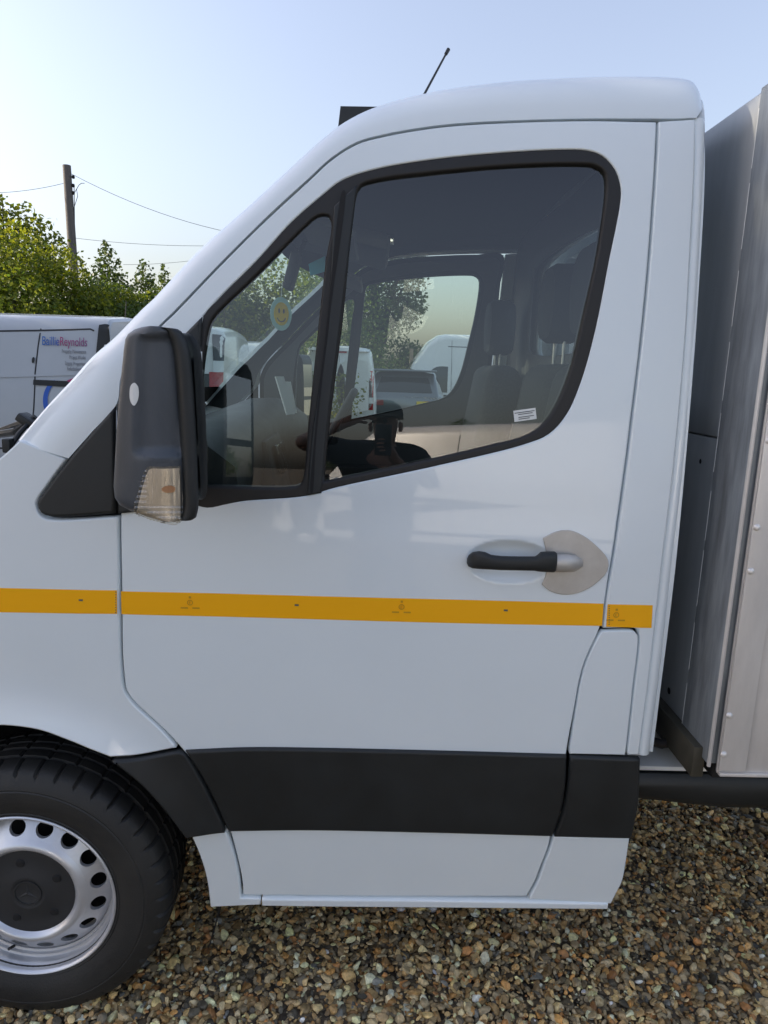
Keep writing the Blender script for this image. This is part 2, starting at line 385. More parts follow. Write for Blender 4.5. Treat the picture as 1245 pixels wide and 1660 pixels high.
def pebbles(name, x0, x1, y0, y1, step, smin, smax, sub, hole=None, label=None):
    gx, gy = np.meshgrid(np.arange(x0, x1, step), np.arange(y0, y1, step)); gx = gx.ravel(); gy = gy.ravel()
    if hole is not None:
        k = ~((gx > hole[0]) & (gx < hole[1]) & (gy > hole[2]) & (gy < hole[3])); gx = gx[k]; gy = gy[k]
    n = len(gx); gx = gx + rng.normal(0, step*.42, n); gy = gy + rng.normal(0, step*.42, n)
    bv, bf = ico(sub); nv = len(bv); shapes = []
    for k in range(14):
        q = bv*(1+.0); nrm = rng.normal(size=(5, 3)); nrm /= np.linalg.norm(nrm, axis=1)[:, None]
        for d in nrm:                                    # knapped facets
            h = q@d; cut = rng.uniform(.38, .8); q = q - np.outer(np.maximum(h-cut, 0), d)*.92
        q = q*(1+rng.normal(0, .05, (nv, 1))); shapes.append(q)
    shapes = np.array(shapes)
    sz = np.clip(np.exp(rng.normal(-.05, .45, n)), .4, 2.2)*(smin+smax)/2*.5
    sc = np.stack([sz*rng.uniform(.85, 1.35, n), sz*rng.uniform(.65, 1., n), sz*rng.uniform(.38, .72, n)], 1)
    P = shapes[rng.integers(0, 14, n)]*sc[:, None, :]
    a = rng.uniform(0, 2*np.pi, n); tx = rng.normal(0, .42, n); ty = rng.normal(0, .42, n)
    def rotate(P, ang, i, j):
        c = np.cos(ang)[:, None]; s = np.sin(ang)[:, None]; A = P[..., i].copy(); B = P[..., j].copy(); P[..., i] = c*A-s*B; P[..., j] = s*A+c*B
    rotate(P, tx, 1, 2); rotate(P, ty, 0, 2); rotate(P, a, 0, 1)
    gz = rng.uniform(-.004, .010, n) + .35*sc[:, 2] + .004*np.sin(gx*5.1+gy*3.3)
    P += np.stack([gx, gy, gz], 1)[:, None, :]
    V = P.reshape(-1, 3); Fc = (bf[None]+(np.arange(n)*nv)[:, None, None]).reshape(-1, 3)
    me = bpy.data.meshes.new(name); me.vertices.add(len(V)); me.vertices.foreach_set('co', V.ravel().astype(np.float32))
    me.loops.add(Fc.size); me.loops.foreach_set('vertex_index', Fc.ravel().astype(np.int32))
    me.polygons.add(len(Fc)); me.polygons.foreach_set('loop_start', (np.arange(len(Fc))*3).astype(np.int32))
    me.update(calc_edges=True)
    c = PALETTE[rng.choice(len(PALETTE), n, p=PALW)]*np.array([1.34,1.16,.80])*rng.uniform(.40, 1.5, (n, 1)); c = np.clip(c, 0, .8)
    ca = np.ones((len(V), 4), np.float32); ca[:, :3] = np.repeat(c, nv, 0)
    at = me.color_attributes.new('tint', 'FLOAT_COLOR', 'POINT'); at.data.foreach_set('color', ca.ravel())
    me.materials.append(PEB); me.shade_flat(); o = bpy.data.objects.new(name, me); link(o)
    tag(o, label, 'gravel', kind='stuff'); return o
PEB = pebble_material()
pebbles('gravel', -1.02, 1.48, 1.44, 2.0, .0105, .0135, .0205, 2, label='loose brown and cream flint pebbles along the near sill of the truck')
pebbles('gravel', -1.02, 1.48, 2.0, 2.9, .0112, .0140, .0215, 1, label='loose brown and cream flint pebbles deep under the truck')
pebbles('gravel', -2.6, 3.2, -.4, 4.4, .025, .024, .036, 1, hole=(-1.02, 1.48, 1.44, 2.9), label='loose brown and cream flint pebbles spread around the truck')

# ================================================================== the truck
TRUCK = empty('box_truck', (-.1, YC, 0))
tag(TRUCK, 'white cab truck with yellow side tape and bare metal box body, filling the foreground', 'truck')

SEAL_OUT = [(321,820,'c'),(400,812),(497,804),(543,791),(705,756),(849,721),(890,704),(919,672),(942,620),(965,538),(988,422),(1006,330),(1007,305),(998,275),(977,252),(953,243.5),(913,242),(820,246.5),(705,257.5),(612,273),(554,292),(520,318),(473,359),(416,422),(358,480),(329,512,'c')]
GLASS_MAIN = [(525,781,'c'),(531,711),(554,526),(580,307),(586,299),(618,290),(705,279),(820,268.5),(936,265),(965,267.5),(981,279),(984,300),(971,405),(948,509),(925,602),(901,660),(878,691),(849,708),(803,720),(705,743),(589,768)]
GLASS_Q = [(531,349),(514,350),(497,364),(416,445),(343,518),(335,540),(321,660),(316,788,'c'),(470,790),(486,786),(492,770),(500,683),(528,422),(537,362)]
DOOR_FRONT = [(193,836,'c'),(195,960),(196.5,1060),(199.5,1100),(203,1120),(217,1140),(237,1159),(264,1184),(291,1213),(324,1255),(347.5,1299),(366,1336),(371.5,1349),(381,1383),(390,1424),(392.5,1453,'c')]
DOOR_REAR = [(855,1455,'c'),(869,1430),(880,1402),(891,1373),(896,1352),(911,1312),(918,1269),(920.5,1222),(934,1146),(942,1102),(950.5,1073),(972,1025),(977.5,1008),(988,940),(995,900),(1015,760),(1028,656),(1040,557),(1051.5,442),(1061,315),(1067,195,'c')]
DRIP = [(949,193),(829,196),(739,201),(680,208),(620,219),(578,231),(536,257),(500,290),(420,364),(354,430),(280,507),(258,528),(212,580),(192,625),(190,655,'c')]
HX, HZ = (lambda p: (p.x, p.z))(U(826, 911))
def S_door(x, z):
    y = S(x, z)
    u = (x-HX)/.088; v_ = (z-HZ)/.046; q = (abs(u)**2.3+abs(v_)**2.3)
    if q < 1.35: y += .0165*(1-min(1, q/1.15)**1.7)**1.35 if q < 1.15 else 0
    # soft waist swage running back and up under the glass
    zl = 1.36+.02*x
    y += .0014*math.exp(-((z-zl)/.045)**2)
    return y
door_px = ptsP(DOOR_FRONT + DOOR_REAR + DRIP)
seal_out = ptsP(SEAL_OUT); g_main = ptsP(GLASS_MAIN); g_q = ptsP(GLASS_Q)
def grow(P, d):
    l = [Vector(p[:2]) for p in P]
    if area(l) < 0: l.reverse()
    return [(q.x, q.y) for q in inset(l, -d)]
clad_door = ptsP([(302,1215,'c'),(400,1211),(520,1212),(700,1216),(917,1222,'c'),(915,1269),(908,1312),(894,1353,'c'),(700,1347.5),(500,1343.5),(371.5,1345,'c'),(351,1299),(328,1255)])

def side(far):
    d = panel('door', door_px, PAINT, TRUCK, holes=[seal_out], surf=S if far else S_door, gap=.0036, far=far, fine=[(HX-.13, HX+.13, HZ-.08, HZ+.08, .0055)] if not far else ())
    sl = panel('window_seal', grow(seal_out, .002), RUBBER, d, holes=[g_main, g_q], off=-.001, lip=.006, depth=.03, far=far)
    gm = panel('window_pane', grow(g_main, .008), GLASS, d, off=-.012, lip=0, far=far)
    gq = panel('quarter_pane', grow(g_q, .008), GLASS, d, off=-.010, lip=0, far=far)
    # divider bar between the two panes
    bar = ptsP([(541,335,'c'),(578,300,'c'),(551,526),(528,711),(521,799,'c'),(498,803,'c'),(505,711),(531,526)])
    panel('window_divider', bar, PLASTIC, d, off=.004, lip=.004, depth=.012, far=far)
    mid = ptsP([(556,309),(559,309),(533,526),(513,711),(506,800),(504,800),(510,711),(530,526)])
    panel('divider_groove', mid, DARK, d, off=.0046, lip=0, far=far)
    # inner trim card of the door with the same window opening
    inner = panel('door_card', grow([(p[0], p[1]) for p in door_px], -.03), TRIM, d, holes=[grow(seal_out, -.012)], off=-.055, lip=0, far=far)
    panel('door_frame_trim', grow([(p[0], p[1]) for p in door_px], -.006), DARK, d, holes=[grow(seal_out, .004)], off=-.0185, lip=0, far=far)
    c = panel('door_cladding', clad_door, PLASTIC, d, off=.011, lip=.007, depth=.012, far=far)
    return d
DOOR = side(False)
DOOR_FAR = side(True)
# armrest ledge on the far door card
MB().box((.05, 2*YC-1.62, 1.18), (.75, .09, .06), .02).box((-.1, 2*YC-1.60, .75), (.8, .10, .16), .03).build('armrest', TRIMD, DOOR_FAR)

def other_panels(far):
    T = TRUCK
    fpts = ptsP([(111,743,'c'),(31,711,'c'),(0,739)])
    fpts += [(-1.15,1.215),(-1.45,1.10),(-1.66,.96,'c'),(-1.72,.78),(-1.73,.55),(-1.70,.36,'c'),(-1.36,.33,'c'),(-1.325,.45),(-1.26,.60),(-1.13,.75)]
    fpts += ptsP([(-40,1175),(0,1170),(67,1177),(118,1194),(152,1208),(184,1221,'c'),(230,1222),(290,1214,'c'),(264,1184),(237,1159),(217,1140),(203,1120),(199.5,1100),(196.5,1060),(195,960),(193,836,'c'),(73,839),(64,831),(60,817),(80,785)], S)
    panel('front_wing', fpts, PAINT, T, surf=S_fender, gap=.0036, far=far, depth=.03)
    panel('wing_cladding', ptsP([(186,1222,'c'),(230,1223),(290,1216,'c'),(299,1219),(323,1255),(346,1299),(364,1337),(366,1347,'c'),(307,1345,'c'),(275,1303),(236,1261)]), PLASTIC, T, surf=S_fender, off=.008, lip=.006, gap=.001, far=far)
    panel('sill_front', ptsP([(307,1347,'c'),(367,1349,'c'),(379,1383),(388,1424),(391,1455,'c'),(423,1456,'c'),(423,1467,'c'),(341,1471,'c'),(336,1430),(325,1390)]), PAINT, T, off=.002, gap=.001, far=far, depth=.03)
    panel('sill_strip', ptsP([(425,1455.5,'c'),(700,1458),(985,1463,'c'),(985,1472.5,'c'),(700,1470),(425,1467,'c')]), PAINT, T, off=.006, lip=.005, far=far, depth=.03)
    rear = [(1129,191,'c'),(1121,418),(1113,557),(1095,752),(1077,900),(1059,1055),(1050,1131),(1037,1226,'c'),(1016,1226,'c'),(1026,1130),(1036,1030),(1033,1022),(976,1020,'c'),(977.5,1008),(988,940),(995,900),(1015,760),(1028,656),(1040,557),(1051.5,442),(1061,315),(1067,195,'c')]
    panel('rear_corner_panel', ptsP(rear), PAINT, T, gap=.0026, far=far, depth=.03)
    if not far:
        panel('filler_flap', ptsP([(976.5,1023,'c'),(1030,1023.5),(1034.5,1029),(1026,1120),(1014.5,1225,'c'),(922,1223,'c'),(934,1146),(942,1102),(950.5,1073),(971,1030)]), PAINT, T, gap=.0016, off=.0002, lip=.0022, far=far)
    panel('rear_cladding', ptsP([(924,1224,'c'),(1036,1228,'c'),(1033,1300),(1022,1357,'c'),(898,1354,'c'),(913,1312),(921,1269)]), PLASTIC, T, off=.010, lip=.007, far=far)
    panel('sill_rear', ptsP([(898,1356.5,'c'),(1021,1359,'c'),(1015,1400),(1009,1430),(1000,1448),(991,1466,'c'),(857,1458,'c'),(871,1432),(882,1402),(893,1373)]), PAINT, T, off=.001, gap=.001, far=far, depth=.03)
    panel('wing_quarter_cover', ptsP([(62,816),(80,788),(112,746),(187,659,'c'),(187,832,'c'),(85,837),(68,831)]), PLASTIC, T, off=.007, lip=.008, depth=.012, far=far)
    panel('mirror_mount', ptsP([(191,656,'c'),(240,603),(328,514,'c'),(322,640),(319,819,'c'),(193,832,'c')]), PLASTIC, DOOR_FAR if far else DOOR, off=.009, lip=.007, depth=.012, far=far)
other_panels(False); other_panels(True)

# ------- pillars, roof and windscreen, lofted between the two sides
PAIRS = [((111,743),(31,711),.05),((150,699),(75,659),.05),((189,655),(118,613),.055),((196,610),(150,578),.055),((222,566),(186,546),.06),((258,527),(228,503.5),.06),((280,506),(252,481),.06),((354,429),(322,406),.065),((420,363),(392,344),.07),((460,325),(437,303),.075),((500,289),(478,265),.08),((536,256),(513,233),.09),((578,230),(552,203),.10),((620,218),(598,178),.115),((680,207),(665,157),.125),((739,200),(735,142.5),.13),((829,195),(829,131),.135),((949,192),(949,124.5),.14),((1020,192),(1025,123),.14),((1069,192),(1085,123.5),.14),((1100,192),(1109,130),.13),((1118,191),(1119,146),.11),((1129,191),(1127,175),.07)]
NWS = 12                                     # stations 0..NWS-1 carry the windscreen
st = []
for (a, b, dy) in PAIRS:
    p0 = U(*a); lo, hi = .4, 1.15; A2 = Vector(a); D2 = Vector(b)-A2; L2 = D2.length
    for _ in range(18):                     # the rounded edge, seen from below, must turn exactly on the roof line
        s_ = (lo+hi)/2; q = A2+D2*s_; p1 = atY(q.x, q.y, S(p0.x, p0.z)+dy); mxd = 0
        for k in range(1, 13):
            t = k/12*math.pi/2; P = Vector((p0.x+(p1.x-p0.x)*math.sin(t), p0.y+(p1.y-p0.y)*(1-math.cos(t)), p0.z+(p1.z-p0.z)*math.sin(t)))
            e = P-CAM; z_ = e.dot(FW); mxd = max(mxd, (Vector((W_PX/2+F_PX*e.dot(RT)/z_, H_PX/2-F_PX*e.dot(UP)/z_))-A2).dot(D2)/L2)
        if mxd > L2: hi = s_
        else: lo = s_
    st.append((p0, p1))
def wrap(p0, p1, n=6):
    out = [p0 + Vector((0, .022, -.002)), p0 + Vector((0, .004, 0))]
    for k in range(n+1):
        t = k/n*math.pi/2; s_ = math.sin(t); c_ = 1-math.cos(t)
        out.append(Vector((p0.x+(p1.x-p0.x)*s_, p0.y+(p1.y-p0.y)*c_, p0.z+(p1.z-p0.z)*s_)))
    return out
def centre_bow(i): return -.17 if i < NWS else -.17*max(0, 1-(i-NWS+1)/7)
def crown(i): return .0 if i < NWS-2 else .045*min(1, (i-NWS+3)/5)
def across(i, p1, y, extra=0):
    h = YC-p1.y; q = 1-((y-YC)/h)**2
    return Vector((p1.x+centre_bow(i)*q, y, p1.z+crown(i)*q**.8 if q > 0 else p1.z))
def mirror_y(p): return Vector((p.x, 2*YC-p.y, p.z))
for far in (False, True):
    rings = []
    for i, (p0, p1) in enumerate(st):
        rr = wrap(p0, p1)
        rr.append(across(i, p1, p1.y+.035) + Vector((.004 if i < NWS else 0, 0, -.004 if i < NWS else 0)))
        if i < NWS: rr.append(rr[-1] + Vector((.012, .004, -.014)))
        else: rr.append(across(i, p1, p1.y+.055))
        rings.append([mirror_y(p) for p in rr] if far else rr)
    # resample along the length for smoothness
    def smooth_rings(rings, k=4):
        out = []; n = len(rings)
        for i in range(n-1):
            for j in range(k):
                t = j/k; row = []
                for q in range(len(rings[0])):
                    p0 = rings[max(i-1, 0)][q]; p1 = rings[i][q]; p2 = rings[i+1][q]; p3 = rings[min(i+2, n-1)][q]
                    m1 = (p2-p0)*(p2-p1).length/max((p1-p0).length+(p2-p1).length, 1e-6) if i > 0 else (p2-p1)
                    m2 = (p3-p1)*(p2-p1).length/max((p2-p1).length+(p3-p2).length, 1e-6) if i < n-2 else (p2-p1)
                    t2 = t*t; t3 = t2*t
                    row.append((2*t3-3*t2+1)*p1+(t3-2*t2+t)*m1+(-2*t3+3*t2)*p2+(t3-t2)*m2)
                out.append(row)
        out.append(rings[-1]); return out
    sr = smooth_rings(rings)
    MB().loft(sr, closed=False, cap=False).build('roof_rail', PAINT, TRUCK, angle=70)
    inn = [[p + Vector((.012, -.045 if far else .045, -.018)) for p in r[3:-1]] for r in sr]
    MB().loft(inn, closed=False, cap=False).build('pillar_trim', LINER, TRUCK)
def cross_rows(i0, i1, y_in, n=22, drop=0., fwd=0.):
    rows = []
    for i in range(i0, i1):
        p1 = st[i][1]; ya = p1.y+y_in; yb = 2*YC-ya
        rows.append([across(i, p1, ya+(yb-ya)*k/n)+Vector((fwd, 0, -drop)) for k in range(n+1)])
    return smooth_rings(rows)
MB().loft(cross_rows(NWS-1, len(st)-1, .05), closed=False, cap=False).build('roof', PAINT, TRUCK, angle=70)
MB().loft(cross_rows(NWS-2, len(st)-1, .0, drop=.065, fwd=.03), closed=False, cap=False).build('headliner', LINER, TRUCK, angle=70)
ws = MB().loft(cross_rows(0, NWS, .03, fwd=.006), closed=False, cap=False).build('windscreen', CLEAR, TRUCK, angle=80)
rows = cross_rows(0, 2, .03, fwd=.012); MB().loft([r for r in rows], closed=False, cap=False).build('windscreen_band', DARK, ws, angle=80)
# ------- bonnet, nose
bl = []
for (x, z) in ((-.86,1.335),(-.95,1.30),(-1.15,1.215),(-1.45,1.10),(-1.66,.96)):
    y0 = S(x, z)+.004; bl.append([Vector((x-.16*(1-((y-YC)/(YC-y0))**2), y, z+.075*(1-((y-YC)/(YC-y0))**4)-.004)) for y in np.linspace(y0, 2*YC-y0, 17)])
MB().loft(bl, closed=False, cap=False).build('bonnet', PAINT, TRUCK, angle=70)
nl = []
for (x, z) in ((-1.66,.96),(-1.72,.78),(-1.74,.55),(-1.70,.33)):
    y0 = S(x, max(z, .4))+.004; nl.append([Vector((x-.18*(1-((y-YC)/(YC-y0))**2), y, z)) for y in np.linspace(y0, 2*YC-y0, 17)])
MB().loft(nl[:2], closed=False, cap=False).build('grille', PLASTIC, TRUCK); MB().loft(nl[1:], closed=False, cap=False).build('front_bumper', PAINT, TRUCK)
MB().box((-.80, YC, 1.30), (.22, 1.80, .03), .01, Euler((0, R(14), 0))).build('scuttle', PLASTIC, TRUCK)
# wiper arm and linkage at the foot of the screen
a = atY(-25,722,1.95); b = atY(26,700,1.80); c_ = atY(58,676,1.80)
wp = MB().tube([a, (a+b)/2+V3(0,0,.012), b, c_], [.009,.010,.011,.007], 8).tube([atY(10,735,1.72), atY(30,704,1.74), atY(50,682,1.78)], [.006,.007,.005], 8)
wp.box(atY(46,682,1.79), (.045,.05,.022), .006, Euler((0,R(35),0))).box(atY(14,722,1.72), (.02,.03,.035), .005); wp.build('wiper', PLASTIC, TRUCK)
MB().tube([atY(-60,730,2.2), atY(0,700,2.1), atY(44,684,2.0)], .012, 8).build('wiper', PLASTIC, TRUCK)

# ------- rear wall of the cab
XR = U(1113,557).x + .004
def yz_panel(name, outline, holes, X, thick, mat, parent, lip=.004, res=.08):
    o = panel(name, outline, mat, parent, holes=holes, surf=lambda x, z: 0., lip=lip, depth=thick, res=res, edge_res=.03, plain=True)
    for v in o.data.vertices: v.co = (X+v.co.y, v.co.x, v.co.z)
    o.data.flip_normals(); o.data.update(); return o
YA = S(XR, 1.2)+.012
def rw(yy): return [(yy(1.512),.80,'c'),(yy(1.51),.95),(yy(1.508),1.3),(yy(1.545),1.8),(yy(1.60),2.15),(yy(1.66),2.27)]
left = rw(lambda y: y); right = [(2*YC-p[0],)+tuple(p[1:]) for p in reversed(left)]
rwin = [(2.03,1.50),(2.0,1.53),(2.0,1.93),(2.03,1.97),(2.95,1.97),(2.98,1.93),(2.98,1.53),(2.95,1.50)]
p870 = atX(871,575,XR); p870b = atX(873,440,XR)
yw = p870.y; rwin = [(2*YC-yw+.03,p870.z),(2*YC-yw,p870.z+.03),(2*YC-yw,p870b.z-.03),(2*YC-yw+.03,p870b.z),(yw-.03,p870b.z),(yw,p870b.z-.03),(yw,p870.z+.03),(yw-.03,p870.z)]
rwl = left+[(YC,2.30)]+right
bw = yz_panel('rear_wall', rwl, [rwin], XR-.004, .02, PAINT, TRUCK)
yz_panel('rear_trim', grow([p[:2] for p in rwl], -.06), [grow(rwin, -.012)], XR-.045, .01, TRIM, TRUCK)
yz_panel('rear_pane', grow(rwin, .01), [], XR+.002, .001, GLASS, bw, lip=0)
# rounded edge strip down the rear corner
for far in (False, True):
    pts = [U(1129+3,193), U(1121+4,418), U(1113+4,557), U(1095+5,752), U(1077+5,900), U(1059+5,1055), U(1037+5,1226)]
    q2 = spline([(p.x, p.z) for p in pts], .05, closed=False); pts = [V3(float(q.x)+.004, S(q.x, q.y)+.020, float(q.y)) for q in q2]
    if far: pts = [mirror_y(p) for p in pts]
    MB().tube(pts, .017, 10).build('rear_corner_edge', PAINT, TRUCK)

# ------- floor, wheel housing, underside, chassis
MB().box((.15, YC, .62), (.95, 1.84, .05), .01).build('cab_floor', TRIMD, TRUCK); MB().box((-.58, YC, 1.0), (.05, 1.3, .55), .01).build('bulkhead_board', TRIMD, TRUCK)
for sgn in (1, -1):
    yy = YC - sgn*(YC-1.74)
    MB().lathe([(.475, yy-.19*sgn), (.475, yy+.22*sgn), (.12, yy+.22*sgn)], 28, (WHX, 0, WHZ), 'y', R(-22), R(202), closed=False).build('wheel_housing', DARK, TRUCK)
    MB().box((.9, YC-sgn*.42, .60), (4.6, .07, .17), .01).build('chassis_rail', PLASTIC, TRUCK)
    MB().box((.13, YC-sgn*.90, .45), (.95, .06, .16), .015).build('inner_sill', DARK, TRUCK)
MB().box((WHX, YC, .40), (.10, 1.6, .10), .02).build('axle_beam', DARK, TRUCK)
MB().box((-.15, YC, .50), (.5, .7, .2), .05).build('gearbox', DARK, TRUCK)

# ------- yellow tape
TAPE = 0
def tape(poly, par):
    return panel('marking_tape', ptsP(poly), YEL, par, off=.0012, lip=.0006, depth=.001, lipdrop=1, edge_res=.03)
t1 = tape([(-330,946,'c'),(-30,952.5),(189.5,957,'c'),(190,995,'c'),(-30,992),(-330,988,'c')], TRUCK)
t2 = tape([(196,958.5,'c'),(320,961),(500,966),(760,972.5),(978.5,978.5,'c'),(976,1014.5,'c'),(760,1010.5),(400,1000.5),(197,995.5,'c')], DOOR)
t3 = tape([(985,979.5,'c'),(1058,981,'c'),(1056,1018,'c'),(982.5,1016,'c')], TRUCK)
def tape_mark(px, py, par, emblem):
    p = U(px, py, off=.0022); Mx = Matrix.Translation(p) @ FACE_CAM
    if emblem:
        n = 20; o_ = MB(); r1, r2 = .0066, .0048
        vv = [(p.x+r*math.cos(2*math.pi*k/n), p.y, p.z+r*math.sin(2*math.pi*k/n)) for r in (r1, r2) for k in range(n)]
        o_.add(vv, [(k, (k+1) % n, n+(k+1) % n, n+k) for k in range(n)]); o_.build('tape_emblem', YMARK, par, smooth=False)
        text_obj('tape_emblem', 'E', .010, YMARK, par, Matrix.Translation(p+V3(-.003,0,-.0035)) @ FACE_CAM, .0002)
        for dx in (-.013, .013):
            MB().box(p+V3(dx,0,-.0125), (.016,.0004,.0034)).build('tape_print', YMARK, par, smooth=False)
        MB().box(p+V3(0,0,.0125), (.005,.0004,.005)).build('tape_print', YMARK, par, smooth=False)
    else:
        MB().box(p, (.009,.0004,.004)).build('tape_print', INK, par, smooth=False)
for px, py, e, par in ((308,977,1,DOOR),(651,984,1,DOOR),(999,997,1,t3),(131,973,0,t1),(481,981,0,DOOR),(820,989.5,0,DOOR)): tape_mark(px, py, par, e)
def tick(px, py0, py1, par):
    for k in range(9):
        p = U(px, py0+(py1-py0)*k/8, off=.0022); MB().box(p, (.0022,.0004,.0022)).build('tape_print', INK, par, smooth=False)
tick(187.5,960,993,t1); tick(987.5,983,1012,t3)

# ------- door handle with its steel guard plate
hb = lambda px, py, o=.0: U(px, py, off=o)
hv = MB(); rings = []
for (px, y0, y1, o_, ry) in ((757,906,913,.002,.005),(759.5,900,918,.010,.008),(766,895,921,.020,.011),(776,893.5,922,.028,.012),(786,895,922.5,.033,.012),(796,899.5,923,.036,.011),(812,901.5,924,.038,.010),(840,902,924.5,.039,.010),(867,902,925,.038,.010),(872,899,926,.037,.012),(876,895,926.5,.036,.0135),(886,894,927,.035,.0135),(898,894,927.5,.034,.0135),(901,896,926,.033,.011)):
    a_ = hb(px, y0, o_); b_ = hb(px, y1, o_); c__ = (a_+b_)/2; rz = (a_.z-b_.z)/2
    rings.append([c__+V3(0, ry*math.copysign(abs(math.cos(t))**.75, math.cos(t)), rz*math.copysign(abs(math.sin(t))**.75, math.sin(t))) for t in np.linspace(0, 2*math.pi, 21)[:-1]])
hv.loft(rings).build('door_handle', PLASTIC, DOOR, angle=60)
plate = ptsP([(880,872,'c'),(900,862),(921,859),(945,868),(967,885),(985,907),(984,925),(962,948),(935,961),(910,963),(890,957),(878,947,'c'),(884,934),(886,915),(885,895)])
gp = panel('handle_guard', plate, STEELP, DOOR, off=.0035, lip=.0015, depth=.004)
ky = [hb(900,913,.030), hb(915,913,.031), hb(932,913,.024), hb(944,913,.006)]
rings = [[p+V3(0, ry*math.cos(t), rz*math.sin(t)) for t in np.linspace(0, 2*math.pi, 19)[:-1]] for p, ry, rz in zip(ky, (.012,.013,.013,.006), (.0195,.020,.0185,.009))]
MB().loft(rings).build('handle_end_cap', STEELP, DOOR)
# ------- window notice
def quad_on(name, px4, off, mat, par):
    v = [U(x, y, off=off) for x, y in px4]; return MB().add(v, [(3, 2, 1, 0)]).build(name, mat, par, smooth=False)
nt_ = quad_on('window_notice', [(832,666),(868,661),(870,679),(834,684)], -.0105, WHITEP, DOOR)
for k, (a0, a1, f) in enumerate(((.05,.95,.2),(.2,.85,.36),(.2,.9,.62),(.2,.7,.78))):
    def q(u, f_): return U(832+36*u+2*f_, 666-5*u+18*f_, off=-.0100)
    v = [q(a0, f), q(a1, f), q(a1, f+.07), q(a0, f+.07)]; MB().add(v, [(3,2,1,0)]).build('notice_print', INK, DOOR, smooth=False)
# ------- roof fittings
p0 = atY(684,160,1.95); p1 = atY(727,80,2.02)
an = MB().tube([p0-V3(.02,0,.05), p0, p0+(p1-p0)*.93], [.006,.0032,.0026], 8).tube([p0+(p1-p0)*.90, p1], [.0045,.0050], 8).build('aerial', PLASTIC, TRUCK)
MB().lathe([(.0,.03),(.018,.025),(.028,.0),(.028,-.03)], 16, p0-V3(.02,0,.065), 'z').build('aerial_base', PLASTIC, an)
q0 = atY(552,172,2.25); q1 = atY(640,172,2.25); q2 = atY(541,225,2.25)
MB().add([q2+V3(0,-.0,-.08), q0, q1+V3(.1,0,-.0), q1+V3(.1,0,-.16)] + [p+V3(0,.5,0) for p in (q2+V3(0,0,-.08), q0, q1+V3(.1,0,0), q1+V3(.1,0,-.16))], [(0,1,2,3),(7,6,5,4),(0,4,5,1),(1,5,6,2),(2,6,7,3),(3,7,4,0)]).build('roof_light_box', PLASTIC, TRUCK, smooth=False)

